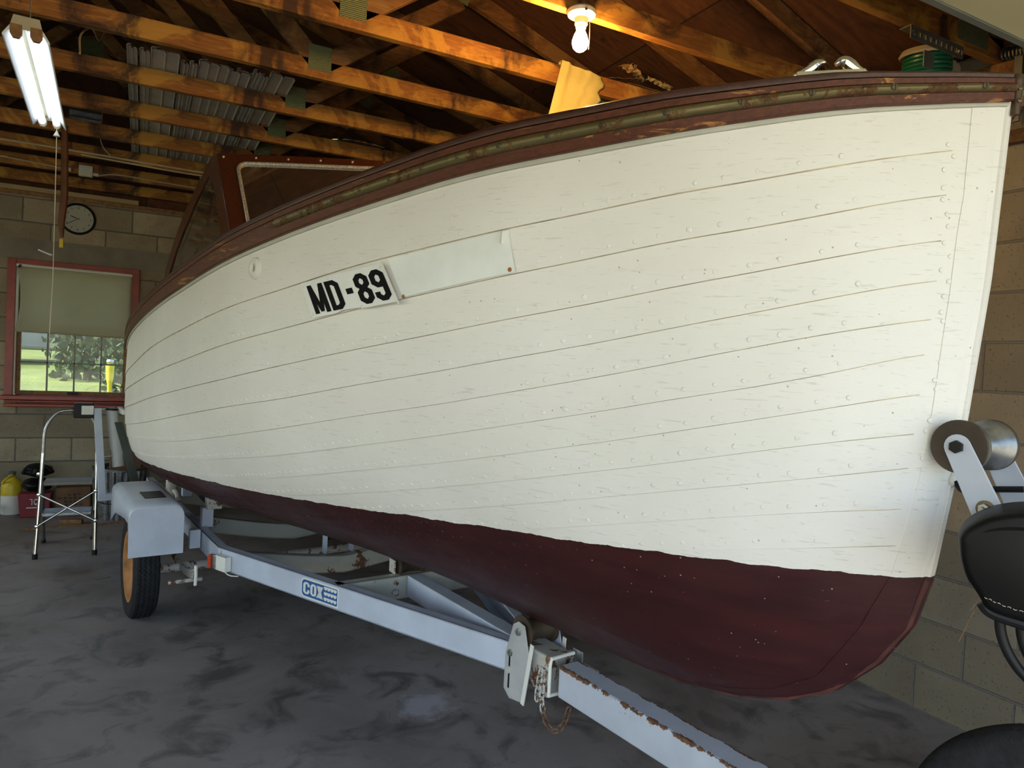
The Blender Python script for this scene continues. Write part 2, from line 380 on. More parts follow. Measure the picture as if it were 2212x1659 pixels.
def _g():
    m,n,b=newmat('galvanised_gusset'); t=NT(n); o=t.sep(t.coord('Object'))
    s1=t.math('SINE',t.math('MULTIPLY',o[2],760)); s2=t.math('SINE',t.math('MULTIPLY',o[0],420)); h=t.math('MULTIPLY',s1,s2)
    c=t.ramp(t.math('ADD',t.math('MULTIPLY',h,.5),.5),[(.2,(.10,.12,.05)),(.7,(.27,.31,.16))]); n.links.new(c,b.inputs['Base Color'])
    b.inputs['Metallic'].default_value=.35; b.inputs['Roughness'].default_value=.5; n.links.new(t.bump(h,.6,.004),b.inputs['Normal']); return m
MT['gusset']=_g()
def _gr():
    m,n,b=newmat('lawn_grass'); t=NT(n); v=t.coord('Object'); a=t.noise(v,.8,7,.7)
    c=t.ramp(a,[(.3,(.07,.10,.02)),(.6,(.15,.19,.04)),(.8,(.26,.28,.09))]); n.links.new(c,b.inputs['Base Color']); b.inputs['Roughness'].default_value=.9
    n.links.new(t.bump(t.noise(v,20,4),.6,.05),b.inputs['Normal']); return m
MT['grass']=_gr()
# ------------------------------------------------------------------ room shell
XR, XL, YB, YF, ZP, SL = 3.0915, -4.0, 7.24, -1.15, 2.77, .333
XC = (XR+XL)/2
def roofz(x): return 2.905+SL*(XR-x) if x>XC else 2.905+SL*(x-XL)
fl=struct(MB().bb((XL-.2,YF-.2,-.12),(XR+.2,YB+.2,0)).build('floor',MT['floor']))
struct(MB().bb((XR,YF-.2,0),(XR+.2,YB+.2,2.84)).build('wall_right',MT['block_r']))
wa,wb_=.75,2.40; added_wins=[(.3,2.9),(3.5,6.7)]  # left-wall openings out of view, added to carry daylight deep into the garage
mb=MB(); mb.bb((XL-.2,YF-.2,0),(XL,YB+.2,wa)); mb.bb((XL-.2,YF-.2,wb_),(XL,YB+.2,2.84))
for a,b in ((YF-.2,.3),(2.9,3.5),(6.7,YB+.2)): mb.bb((XL-.2,a,wa),(XL,b,wb_))
struct(mb.build('wall_left',MT['block_b']))
for k,(a,b) in enumerate(added_wins):
    w2=bpy.data.objects.new('window_%d'%(k+2),None); COL.objects.link(w2); w2['kind']='structure'; w2.location=(XL,0,0)  # unseen window, added for fill daylight
    mb=MB()
    for y in (a,a+(b-a)/3,a+2*(b-a)/3,b-.05): mb.bb((-.12,y,wa),(-.06,y+.05,wb_))
    for z in (wa,wb_-.05): mb.bb((-.12,a,z),(-.06,b,z+.05))
    mb.build('window_frame',MT['redwin'],w2)
    MB().bb((-.092,a+.03,wa+.03),(-.088,b-.03,wb_-.03)).build('pane',MT['glass'],w2)
# back wall, with a hole for the window
wx0,wx1,wz0,wz1=-.975,-.055,.955,2.095
mb=MB()
mb.bb((XL,YB,0),(wx0,YB+.2,2.66)); mb.bb((wx1,YB,0),(XR,YB+.2,2.66)); mb.bb((wx0,YB,0),(wx1,YB+.2,wz0)); mb.bb((wx0,YB,wz1),(wx1,YB+.2,2.66))
wb=struct(mb.build('wall_back',MT['block_b']))
# wooden gable above it, with studs, ends under the roof
mb=MB()
mb.prism([(XL,YB+.06,2.66),(XR,YB+.06,2.66),(XR,YB+.06,roofz(XR)),(XC,YB+.06,roofz(XC)),(XL,YB+.06,roofz(XL))],(0,.02,0))
g=mb.build('gable_boards',MT['ply'],wb); g['label']='dark wooden gable boards'
ln=MB().bb((-1.42,YB-.004,2.118),(.32,YB+.02,2.297)).build('lintel',MT['lintel'],wb); ln['label']='smooth grey concrete lintel'
# front wall: header and jambs around the open doorway behind the camera, widened to let in more daylight
mb=MB(); mb.bb((XL,YF-.2,0),(-3.85,YF,2.84)); mb.bb((-3.85,YF-.2,2.36),(XR,YF,2.84)); mb.bb((2.98,YF-.2,0),(XR,YF,2.36))
wf=struct(mb.build('wall_front',MT['block_b']))
MB().prism([(XL,YF-.08,2.84),(XR,YF-.08,2.84),(XR,YF-.08,roofz(XR)),(XC,YF-.08,roofz(XC)),(XL,YF-.08,roofz(XL))],(0,.02,0)).build('gable_boards',MT['ply'],wf)
# roof deck
mb=MB()
for s in (1,-1):
    xe = XR+.55 if s>0 else XL-.55
    ze = roofz(XR)-SL*.55
    mb.prism([(XC,YF-.5,roofz(XC)),(xe,YF-.5,ze),(xe,YF-.5,ze+.02),(XC,YF-.5,roofz(XC)+.02)],(0,YB-YF+1,0))
struct(mb.build('ceiling',MT['ply']))
# wooden plates along the top of the back wall
t=struct(MB().bb((XL,YB-.012,2.655),(XR,YB+.09,2.69)).build('trim_1',MT['oldwood']))
MB().bb((XL,YB-.045,2.69),(-.06,YB+.06,2.727)).build('ledger_strip',simple('pale_ledger_wood',(.36,.27,.13),.7,var=.15,stretch=(.2,1,1)),t)
struct(MB().bb((XR-.01,YF,2.70),(XR+.15,YB,2.77)).build('trim_2',MT['lumberz']))

# ------------------------------------------------------------------ window
w=bpy.data.objects.new('window_1',None); COL.objects.link(w); w['kind']='structure'; w.location=(0,YB,0)
def lp(name,mat,boxes,parent=w,bev=.002,smooth=False):
    m_=MB()
    for a,b in boxes: m_.bb(a,b)
    return m_.build(name,mat,parent,bevel=bev)
cas=lp('casing',MT['redwin'],[((-1.004,-.035,.976),(-.945,.03,2.12)),((-.092,-.035,.976),(-.03,.03,2.12)),((-.945,-.03,2.078),(-.092,.03,2.12))])
sill=lp('window_sill',MT['redwin'],[((-1.022,-.075,.937),(-.01,.05,.976)),((-1.0,-.045,.915),(-.03,.0,.935)),((-1.004,-.05,.877),(-.028,.0,.905))],bev=.006)
lp('jamb_liner',MT['whitepl'],[((-.945,-.012,.98),(-.932,.12,2.075)),((-.105,-.012,.98),(-.092,.12,2.075))])
sash=lp('lower_sash',MT['oldwood'],[((-.932,.03,.976),(-.902,.07,1.60)),((-.135,.03,.976),(-.105,.07,1.60)),((-.902,.03,.976),(-.135,.07,1.012)),((-.902,.03,1.565),(-.135,.07,1.60))])
lp('muntin',MT['muntin'],[((x-.006,.035,1.012),(x+.006,.06,1.565)) for x in (-.711,-.511,-.310)]+[((-.902,.035,1.251),(-.135,.06,1.263))],sash,bev=0)
lp('pane',MT['glass'],[((-.902,.046,1.012),(-.135,.049,1.565))],sash,bev=0)
us=lp('upper_sash',MT['oldwood'],[((-.932,.08,1.56),(-.902,.12,2.09)),((-.135,.08,1.56),(-.105,.12,2.09)),((-.902,.08,1.56),(-.135,.12,1.6)),((-.902,.08,2.05),(-.135,.12,2.09))])
lp('pane',MT['glass'],[((-.902,.098,1.6),(-.135,.101,2.05))],us,bev=0)
lp('sash_lock',MT['black'],[((-.555,.01,.985),(-.475,.032,1.006))],sash,bev=.003)
# roller shade
t=thing('roller_shade','olive-grey cloth shade pulled halfway down over the red-framed window','shade',(0,YB-.055,0))
mb=MB(); rows=[]
for i in range(25):
    v=i/24; row=[]
    for j in range(41):
        u=j/40; x=-.935+(.85)*u; z=2.055-(2.055-1.515)*v
        pin=.028*math.sin(PI*v)*( (1-u)**6 - (u)**6*.35 ); sag=.006*math.sin(PI*u)*v
        y=-.0+.012*math.sin(PI*v)*math.cos(u*9)+.01*v*((1-u)**5)*math.sin(v*12)+.012*v*(u**8)*math.sin(v*16)
        row.append((x+pin,y,z-sag-(.012*u*v)))
    rows.append(row)
mb.grid(rows); c=mb.build('cloth',MT['shade'],t,smooth=True,angle=180); sm=c.modifiers.new('thick','SOLIDIFY'); sm.thickness=.0012
MB().tube([(-.94,0,2.066),(-.085,0,2.060)],.013,16).build('roller',MT['whitepl'],t,smooth=True)
MB().tube([(-.94,.0,1.514),(-.085,.0,1.502)],.006,10).build('hem_bar',MT['shade'],t,smooth=True)
MB().box((-.915,-.012,2.055),(.015,.012,.03),Euler((0,.6,0)).to_matrix()).build('bracket',MT['black'],t)

# ------------------------------------------------------------------ clock
t=thing('wall_clock','round black-rimmed clock with white face on the back block wall','clock',(-.516,YB-.002,2.508),(PI/2,0,0))
MB().lathe([(.0,-.0),(.132,0),(.136,.012),(.134,.03),(.124,.036),(.118,.030),(.116,.022)],seg=64).build('rim',MT['black'],t,smooth=True)
MB().lathe([(0,.02),(.118,.02),(.118,.016)],seg=64).build('face',MT['clock'],t)
def text_obj(name,s,size,mat,parent,loc,rot=(0,0,0),ext=.0006,align='CENTER'):
    cu=bpy.data.curves.new(name,'FONT'); cu.body=s; cu.size=size; cu.extrude=ext; cu.align_x=align; cu.align_y='CENTER'; cu.resolution_u=3
    o=bpy.data.objects.new(name,cu); COL.objects.link(o); dg=bpy.context.evaluated_depsgraph_get(); dg.update()
    me=bpy.data.meshes.new_from_object(o.evaluated_get(dg)); bpy.data.objects.remove(o); me.name=name; me.materials.clear(); me.materials.append(mat)
    p=bpy.data.objects.new(name,me); COL.objects.link(p); p.parent=parent; p.location=loc; p.rotation_euler=rot; return p
for h in range(1,13):
    a=PI/2-h*PI/6; text_obj('numeral',str(h),.027,MT['ink'],t,(.092*math.cos(a),.092*math.sin(a),.0212))
mb=MB()
for h in range(60):
    if h%5==0:
        a=h*PI/30; MB().box((.110*math.cos(a),.110*math.sin(a),.0208),(.006,.0025,.001),Euler((0,0,a)).to_matrix()).build('hour_mark',MT['ink'],t)
def hand(name,deg,L,wd,mat,z):
    a=PI/2-math.radians(deg); d=V(math.cos(a),math.sin(a),0); MB().beam(d*-.012+V(0,0,z),d*L+V(0,0,z),wd,.001).build(name,mat,t)
hand('hour_hand',290,.058,.006,MT['ink'],.024); hand('minute_hand',237,.082,.004,MT['ink'],.026); hand('second_hand',112,.045,.002,MT['paper'],.028)
MB().lathe([(.116,.033),(0,.033)],seg=48).build('cover_glass',glassmat('clock_glass',dirt=.0),t)

# ------------------------------------------------------------------ roof trusses
Y0,SP=2.308,.61
zb=ZP; H=.089; TH_=.038
names={-1:'front roof truss whose chord carries the perforated steel angle',0:'roof truss whose bottom chord carries the bare light bulb',
 1:'roof truss with the yellow paper sheet draped over its chord',2:'roof truss between the one with yellow paper and the near ends of the siding panels',3:'roof truss passing under the near ends of the siding panels',
 4:'roof truss crossing the middle of the siding panel stack',5:'roof truss behind the brown hanging stick, under the far siding panels',
 6:'roof truss with the thick bundle of cream cables stapled to its chord',7:'roof truss with the white junction box on its chord',8:'rearmost roof truss, nearest the back wall'}
def truss(k):
    y=Y0+SP*k
    t=thing('roof_truss',names[k],'roof truss',(0,y,0),group='roof trusses')
    MB().bb((XL+.02,0,zb),(XR-.004,TH_,zb+H)).build('bottom_chord',MT['lumber'],t,bevel=.003)
    for s in (1,-1):
        xe=XR-.004 if s>0 else XL+.004
        z0=roofz(XR)-.092
        L=(XR-.004-XC); p=[(XC,0,roofz(XC)-.094),(xe,0,z0+.0),(xe,0,z0+.088),(XC,0,roofz(XC)-.004)]
        MB().prism(p,(0,TH_,0)).build('top_chord',MT['lumberz'],t,bevel=.003)
    for s,xn in ((1,.72),(-1,2*XC-.72)):
        MB().beam((xn-s*.02,TH_/2,zb+H-.01),(XC+s*.04,TH_/2,roofz(XC)-.12),TH_,.089,up=(1,0,0) ).build('web',MT['lumberz'],t,bevel=.003)
        MB().beam((xn+s*.03,TH_/2,zb+H-.01),(xn+s*.72,TH_/2,roofz(xn+s*.72)-.11),TH_,.089,up=(1,0,0)).build('web',MT['lumberz'],t,bevel=.003)
        MB().bb((xn-.055,-.0025,zb+.035),(xn+.055,-.0005,zb+.155)).build('gusset_plate',MT['gusset'],t)
        xm=xn+s*.72; MB().box((xm,-.0015,roofz(xm)-.075),(.10,.002,.09),Euler((0,math.atan(SL)*s,0)).to_matrix()).build('gusset_plate',MT['gusset'],t)
        MB().bb(((XR-.32) if s>0 else XL+.12,-.0025,zb+.02),((XR-.12) if s>0 else XL+.32,-.0005,zb+.12)).build('gusset_plate',MT['gusset'],t)
    MB().bb((XC-.09,-.0025,roofz(XC)-.17),(XC+.09,-.0005,roofz(XC)-.04)).build('gusset_plate',MT['gusset'],t)
    return t
for k in range(-1,9): truss(k)
def YK(k): return Y0+SP*k

# ------------------------------------------------------------------ bare bulb
t=thing('light_bulb_fixture','bare warm bulb glowing in a cream porcelain holder','light fixture',(1.418,YK(0)-.02,ZP))
MB().lathe([(0,0),(.052,0),(.056,-.006),(.052,-.018),(.03,-.026),(.026,-.03),(.024,-.052),(.021,-.055),(0,-.055)],seg=40).build('lampholder',MT['porcelain'],t,smooth=True)
MB().lathe([(.019,-.05),(.019,-.066),(.015,-.072)],seg=24).build('socket_collar',MT['porcelain'],t,smooth=True)
bl=MB().lathe([(.014,-.066),(.016,-.076),(.024,-.092),(.030,-.112),(.030,-.124),(.026,-.138),(.016,-.148),(0,-.152)],seg=32).build('bulb',MT['bulb'],t,smooth=True)
MB().tube([(.022,-.012,-.02),(.026,-.02,-.05),(.027,-.021,-.1),(.026,-.021,-.145)],.0012,6).build('pull_chain',MT['bronze'],t)
MB().lathe([(0,-.014),(.0055,-.012),(.0055,-.002),(0,0)],o=(-.012,-.048,-.012),seg=10).build('outlet_screw',MT['steel'],t)

# ------------------------------------------------------------------ fluorescent fixture
FZ=2.545; A0=V(-.411,3.2,FZ); A1=V(-.455,4.42,FZ)
ang=math.atan2(-(A1.x-A0.x),(A1.y-A0.y))
t=thing('fluorescent_light','lit two-tube fluorescent shop light with white reflector, hung under the trusses','light fixture',A0,(0,0,ang))
L=1.22
prof=[(-.088,.004),(-.088,-.003),(-.083,-.002),(-.045,.046),(-.04,.05),(-.012,.05),(0,.034),(.012,.05),(.04,.05),(.045,.046),(.083,-.002),(.088,-.003),(.088,.004),(.05,.056),(-.05,.056)]
MB().prism([(x*.83,0,z) for x,z in prof],(0,L,0)).build('reflector',MT['whiteen'],t)
MB().prism([(-.043,-.002,.047),(.043,-.002,.047),(.035,-.002,.078),(-.035,-.002,.078)],(0,L+.004,0)).build('ballast_housing',MT['cream'],t,bevel=.002)
for s in (-1,1):
    MB().tube([(s*.031,.03,.018),(s*.031,L-.03,.018)],.0165,20).build('fluorescent_tube',MT['tube'],t,smooth=True)
for yy in (.0,L):
    MB().prism([(-.040,yy-.004,.078),(.040,yy-.004,.078),(.052,yy-.004,.032),(-.052,yy-.004,.032)],(0,.008,0)).build('end_plate',MT['cream'],t)
    for s in (-1,1):
        MB().prism([(s*.031-.019,yy-.006,.045),(s*.031+.019,yy-.006,.045),(s*.031+.019,yy-.006,.012),(s*.031+.01,yy-.006,-.004),(s*.031-.01,yy-.006,-.004),(s*.031-.019,yy-.006,.012)],(0,.02 ,0)).build('tube_socket',MT['oldwood'] if yy==0 else MT['cream'],t,bevel=.003)
for yy in (.12,L-.12):
    MB().tube([(0,yy,.09),(0,yy,.26 if yy<.5 else .26)],.0022,6).build('hanging_chain',MT['steel'],t)
# pull string below its far end
st=MB().tube([(.032,L-.01,.0),(.035,L-.01,-.4),(.037,L-.02,-.80),(.030,L-.03,-1.09)],.0022,6).build('pull_string',MT['string'],t)
MB().lathe([(0,0),(.010,-.02),(.016,-.033),(0,-.034)],o=(.032,L-.01,-.01),seg=8).build('string_clip',MT['whitepl'],t)
MB().tube(bez([(.030,L-.03,-.66),(.01,L-.035,-.655),(-.03,L-.04,-.64)],6),[.004]*6+[.0035]*7,6).build('string_tag',MT['whitepl'],t)

# ------------------------------------------------------------------ hanging stick, wiring
t=thing('hanging_stick','brown wooden stick with a yellow tip hanging from a truss in front of the clock','stick',(-.467,YK(5)-.02,0))
MB().tube([(-.004,0,2.80),(.002,0,2.62),(.008,0,2.35),(-.004,0,2.20),(0,0,2.10)],[.018,.021,.022,.021,.012],10).build('shaft',MT['brown'],t,smooth=True)
MB().bb((-.011,-.011,2.035),(.011,.011,2.09)).build('tip',MT['yellow'],t,bevel=.003)
t=thing('junction_box','white junction box with cable knockouts on a truss chord behind the brown stick','junction box',(-.475,YK(7)-.003,2.785))
MB().bb((-.0,-.045,-.04),(.095,0,.045)).build('box',MT['cablebox'],t,bevel=.004)
MB().bb((.095,-.03,-.025),(.135,-.008,.0)).build('clamp',MT['cablebox'],t,bevel=.004)
MB().bb((-.10,-.03,-.015),(-.05,-.008,.012)).build('clamp',MT['cablebox'],t,bevel=.004)
def cable(k,pts,r,lab):
    y=YK(k)-r-.0005
    tag(MB().tube(bez([(x,y+(dy if len(q)>2 else 0),z) for q in pts for x,z,dy in [(q[0],q[1],q[2] if len(q)>2 else 0)]],8),r,8).build('electric_cable',MT['cable'],None,smooth=True),lab,'cable')
cable(6,[(-3.9,2.80),(-1.6,2.80),(-.9,2.80),(-.45,2.797),(0,2.79),(.4,2.785),(1.0,2.79),(2.9,2.80)],.008,'thick cream cable stapled along a truss chord, upper of the two long runs')
cable(6,[(-.42,2.778),(-.2,2.772),(.0,2.765),(.25,2.760),(.5,2.762),(.9,2.768),(2.8,2.772)],.006,'second cream cable lying just under the upper long cable run')
cable(7,[(-3.9,2.815),(-1.2,2.815),(-.98,2.812),(-.75,2.80),(-.56,2.785),(-.53,2.783)],.006,'cream cable entering the junction box from the left')
cable(7,[(-.34,2.775),(-.2,2.80),(.1,2.792),(.5,2.785),(1.0,2.78),(2.6,2.785)],.006,'cream cable leaving the junction box to the right')
tag(MB().tube(bez([(-.30,YK(6)+.02,3.1),(-.31,YK(6)-.01,2.95),(-.29,YK(6)-.02,2.86),(-.24,YK(6)-.02,2.80)],8),.004,8).build('electric_cable',MT['cable'],None,smooth=True),'short thin cable dropping behind the chord onto the cable run','cable')
tag(MB().tube(bez([(-.26,3.45,2.62),(-.27,3.6,2.75),(-.25,3.9,2.9),(-.24,4.3,3.0),(-.22,4.6,3.2)],8),.004,8).build('electric_cable',MT['cable'],None,smooth=True),'thin cable rising from the fluorescent light into the roof','cable')

# ------------------------------------------------------------------ siding panels resting on the chords
zt=ZP+H+.002
def siding(i,x,wid,y0,y1,z,lab):
    t=thing('siding_panel',lab,'siding panel',(x,y0,z),group='metal siding panels stored on the trusses')
    n=max(2,int(wid/.045)); th=.0022; pts=[]
    for j in range(n):
        a=j*wid/n; b=(j+1)*wid/n; pts+= [(a,0),(a+.006,.010),(b-.007,.010),(b-.001,0)]
    up=[(a,0,b) for a,b in pts]; lo=[(a,0,b-th) for a,b in pts][::-1]
    MB().prism(up+lo,(0,y1-y0,0)).build('sheet',MT['siding'],t)
    hk=[(0,0),(-.004,.014),(.004,.022),(.016,.022),(.016,.019),(.005,.019),(0,.013),(.002,0)]
    MB().prism([(a,0,b) for a,b in hk],(0,y1-y0,0)).build('edge_hook',MT['siding'],t)
    return t
rr=random.Random(3)
xs=[(-.105,.045,3.93),(-.05,.045,3.95),(0.0,.125,3.90),(.135,.035,4.0),(.175,.035,3.97),(.215,.14,3.93),(.36,.10,3.96),(.47,.035,3.9),(.51,.035,3.93),(.55,.12,3.88)]
lab=['leftmost narrow siding panel in the pale stack lying on the trusses','narrow siding panel second from the left of the stack','wide siding panel third from the left, near end set back','narrow siding panel between two dark gaps, left of the middle','narrow siding panel just left of the widest middle panel',
'wide middle siding panel with bent near edge','siding panel right of the widest middle panel','narrow siding panel left of the last pair','narrow siding panel beside the rightmost wide one','rightmost wide siding panel, its corner beside the gusset plate']
for i,(x,wd,y0) in enumerate(xs): siding(i,x,wd,y0,6.12+rr.uniform(-.08,.08),zt+ (i%2)*.003,lab[i])
for i in range(3):
    siding(10+i,[0.02,.24,.40][i],[.11,.13,.12][i],3.97+.02*i,6.05,zt+.03+.0*i,['upper siding panel lying across the left of the stack','upper siding panel lying on the middle of the stack','upper siding panel lying on the right of the stack'][i])

# gable louvre vent on the back wall
t=thing('louvre_vent','grey two-slat louvre vent in the dark gable, beside the lit fluorescent light','vent',(-.49,YB+.055,3.40))
MB().bb((-.13,0,-.055),(.13,.004,.065)).build('frame',MT['trackm'],t)
for z in (-.03,.025): MB().box((0,-.012,z),(.235,.004,.045),Euler((.6,0,0)).to_matrix()).build('slat',MT['galv'],t)

# bicycle wheel on the chords
t=thing('spare_bicycle_wheel','bare chrome bicycle wheel lying up on the truss chords above the windscreen','wheel',(1.30,4.96,2.885),(.06,.02,.3))
mb=MB(); mb.tube([(.24*math.cos(a),.24*math.sin(a),0) for a in [2*PI*i/48 for i in range(48)]],.008,8,closed=True); mb.build('rim',MT['chrome'],t,smooth=True)
mb=MB()
for i in range(28):
    a=2*PI*i/28; b=a+(.5 if i%2 else -.5); mb.tube([(.235*math.cos(a),.235*math.sin(a),0),(.02*math.cos(b),.02*math.sin(b),.02 if i%4<2 else -.02)],.0012,4)
mb.build('spokes',MT['chrome'],t)
MB().lathe([(0,-.04),(.012,-.04),(.012,-.028),(.024,-.026),(.012,-.02),(.012,.02),(.024,.026),(.012,.028),(.012,.04),(0,.04)],seg=16).build('hub',MT['chrome'],t,smooth=True)

# yellow paper draped on truss 1
y1=YK(1)
t=thing('yellow_paper','large crumpled yellow paper sheet draped over a truss chord above the boat','paper',(1.62,y1-.012,2.50))
mb=MB(); rows=[]; N=22
def pe(u,v):
    # outline: left edge slants, right edge ragged
    xl=.0+.085*v; xr=.245+.08*v+ (.035*math.sin(9*v+1) if v<.45 else .0) + (.015*math.sin(30*v)) - (.08*max(0,(.18-v))/.18)
    return xl+(xr-xl)*u
for i in range(N+1):
    v=i/N; row=[]
    for j in range(N+1):
        u=j/N; x=pe(u,v); z=v*(.375-.03*u)
        y=-.004-.004*math.sin(u*6+v*3)-.012*math.exp(-((u-.42-.25*v)/.07)**2)*v**2-.010*math.exp(-((u-.16)/.05)**2)*v**2-.003*math.sin(u*17)*v
        row.append((x,y,z))
    rows.append(row)
rows.append([(x+.003,y+.035,z+.004) for x,y,z in rows[-1]])
rows.append([(x+.005,y+.035,z-.05) for x,y,z in rows[-1]])
mb.grid(rows); c=mb.build('sheet',MT['paper'],t,smooth=True,angle=60); q=c.modifiers.new('t','SOLIDIFY'); q.thickness=.0015
mb=MB(); rows=[[( .245+.07*a+.05*b, .004+.008*math.sin(5*a+3*b), -.02+.19*a-.02*b) for b in (0,.5,1)] for a in [i/6 for i in range(7)]]
mb.grid(rows); c=mb.build('folded_flap',MT['paper'],t,smooth=True); q=c.modifiers.new('t','SOLIDIFY'); q.thickness=.0015
# grey board behind it
tag(MB().box((2.08,y1+.10,2.75),(.36,.012,.15),Euler((.15,.04,0)).to_matrix()).build('grey_board',simple('grey_green_board',(.105,.105,.085),.8)),'dark grey board hanging behind the yellow paper sheet','board')
# scraps on chord
def scrap(name,lab,cat,loc,size,rot,mat,seed,amp=.012):
    r2=random.Random(seed); mb=MB(); rows=[]
    for i in range(9):
        rows.append([( (j/8-.5)*size[0]+r2.uniform(-amp,amp), (i/8-.5)*size[1]+r2.uniform(-amp,amp), r2.uniform(-1,1)*size[2]) for j in range(9)])
    mb.grid(rows); o=mb.build(name,mat); o.location=loc; o.rotation_euler=rot; q=o.modifiers.new('t','SOLIDIFY'); q.thickness=.002; return tag(o,lab,cat,'scrap paper and board on the truss')
scrap('cardboard_scrap','torn brown cardboard sheet lying on the chord behind the yellow paper','cardboard',(2.06,y1+.07,2.90),(.22,.16,.004),(.25,-.25,.2),MT['card'],4,.003)
scrap('crumpled_paper','crumpled tan paper on the chord right of the yellow sheet','paper',(2.14,y1+.02,2.945),(.10,.08,.018),(.4,.1,.4),simple('tan_paper',(.30,.19,.08),.8),5)
scrap('crumpled_paper','crumpled pale paper at the right end of the scraps','paper',(2.31,y1+.02,2.915),(.13,.07,.014),(.5,.15,-.1),simple('pale_tan_paper',(.38,.30,.14),.8),6)
scrap('crumpled_paper','small grey-green crumpled scrap on top of the scrap heap','paper',(2.25,y1+.10,2.955),(.07,.05,.012),(.3,0,.5),simple('grey_scrap',(.12,.14,.11),.8),8)
scrap('cardboard_scrap','flat dark cardboard under the crumpled scraps','cardboard',(2.30,y1+.09,2.885),(.34,.14,.004),(.12,.04,-.1),MT['card'],9,.004)
# white slotted trim strip leaning near the right wall
t=thing('slotted_trim_strip','long cream slotted trim strip leaning up in the rafters right of the scraps','trim strip',(0,0,0))
p0,p1=V(2.30,3.06,2.865),V(2.93,3.06,2.925)
for dz,dy,wd in ((.0,0,.03),(.035,.03,.022)):
    MB().beam(p0+V(0,dy,-dz*.6),p1+V(.03,dy,-dz*.6),.004,wd,up=(0,0,1)).build('flange',MT['whitepl'],t)
mb=MB()
for i in range(9):
    q=p0+(p1-p0)*(.3+i*.07); mb.box(q+V(.03,.026,-.022),(.022,.004,.005),Euler((0,-.09,0)).to_matrix())
mb.build('slots',MT['ink'],t)

# perforated angle under truss -1
t=thing('perforated_angle','perforated grey steel angle bolted under the front truss chord','bracket',(2.42,YK(-1)-.045,2.685))
def perf(nm,wx,wy,wz,y,z,vert):
    n=10; mb=MB(); Lx=.32; px=Lx/n; hs=.009
    # strip with square holes: frame pieces
    def bx(x0,x1,a0,a1):
        if vert: mb.bb((x0,y,z+a0),(x1,y+.003,z+a1))
        else: mb.bb((x0,y+a0,z),(x1,y+a1,z+.003))
    W_=.045; c=W_/2
    bx(0,Lx,0,c-hs); bx(0,Lx,c+hs,W_)
    for i in range(n+1):
        x0=max(0,i*px-px/2+hs); x1=min(Lx,(i+1)*px-px/2-hs)
        bx(x0,x1,c-hs,c+hs)
    return mb.build(nm,MT['trackm'],t)
perf('vertical_flange',0,0,0,0,0,True); perf('horizontal_flange',0,0,0,0,.045,False)
for x in (.02,.29): MB().lathe([(0,0),(.008,0),(.008,.006),(0,.006)],o=(x,-.001,.02),axis=(0,-1,0),seg=6).build('bolt',MT['steel'],t)
MB().bb((.13,.03,-.06),(.19,.034,.0)).build('hanger_tab',MT['trackm'],t)

# garage door raised overhead, its track and spring
d=struct(MB().bb((.36,-.98,2.45),(2.94,1.18,2.49)).build('door_1',MT['door'],bevel=.003))
MB().bb((.36,1.18,2.446),(2.94,1.20,2.494)).build('edge_seal',simple('grey_edge_seal',(.17,.18,.16),.6),d)
mb=MB()
for y in (-.45,.09,.63): mb.bb((.36,y-.004,2.447),(2.94,y+.004,2.451))
mb.build('panel_joints',simple('door_joint_line',(.15,.14,.09),.7),d)
t=thing('door_track','dark steel overhead door track running along the right wall','track',(0,0,0))
MB().prism([(2.99,-.9,2.43),(3.04,-.9,2.43),(3.04,-.9,2.50),(3.036,-.9,2.50),(3.036,-.9,2.435),(2.994,-.9,2.435),(2.994,-.9,2.50),(2.99,-.9,2.50)],(0,2.55,.11)).build('rail',MT['trackm'],t)
MB().bb((3.042,1.60,2.5),(3.055,1.63,2.80)).build('hanger',MT['trackm'],t)
t=thing('extension_spring','black coiled extension spring above the door track at the right wall','spring',(0,0,0))
pts=[]; p0,p1=V(3.05,.7,2.62),V(3.05,1.68,2.79); n=70*8
dd=(p1-p0); 
for i in range(n+1):
    a=2*PI*i/8; pts.append(p0+dd*(i/n)+V(math.cos(a)*.022,0,math.sin(a)*.022))
MB().tube(pts,.0042,5).build('coil',MT['trackm'],t,smooth=True)
MB().tube([p1,p1+dd*.25],.003,6).build('cable_end',MT['trackm'],t)
t2=thing('wooden_rail','brown wooden rail along the right wall under the door track','board',(0,0,0)); 
MB().beam((3.07,.6,2.40),(3.07,1.7,2.45),.04,.05).build('board',MT['lumberz'],t2)

# hose reel on the right wall
t=thing('hose_reel','green hose on a cream wall reel, seen just above the bow rail','hose reel',(2.90,1.90,2.765),(.10,-.10,0))
mb=MB(); n=7*32
mb.tube([((.082+.006*math.sin(3.1*k/n))*math.cos(2*PI*k/32),(.082+.006*math.sin(3.1*k/n))*math.sin(2*PI*k/32),-.066+.118*(k/n)) for k in range(n+1)],.0092,8)
mb.build('hose',MT['green'],t,smooth=True)
MB().lathe([(0,.060),(.085,.060),(.105,.052),(.110,.060),(.100,.078),(.05,.084),(0,.085)],seg=40).build('reel_flange',MT['cream'],t,smooth=True)
MB().lathe([(0,-.078),(.108,-.078),(.112,-.084),(0,-.086)],seg=40).build('reel_flange',MT['cream'],t,smooth=True)
MB().lathe([(.07,-.08),(.07,.06)],seg=24).build('drum',MT['cream'],t,smooth=True)
MB().prism([(.10,-.03,-.09),(.19,-.03,-.09),(.19,-.03,.03),(.17,-.03,.05),(.12,-.03,.055),(.10,-.03,.04)],(0,.012,0)).build('wall_bracket',MT['cream'],t,bevel=.003)

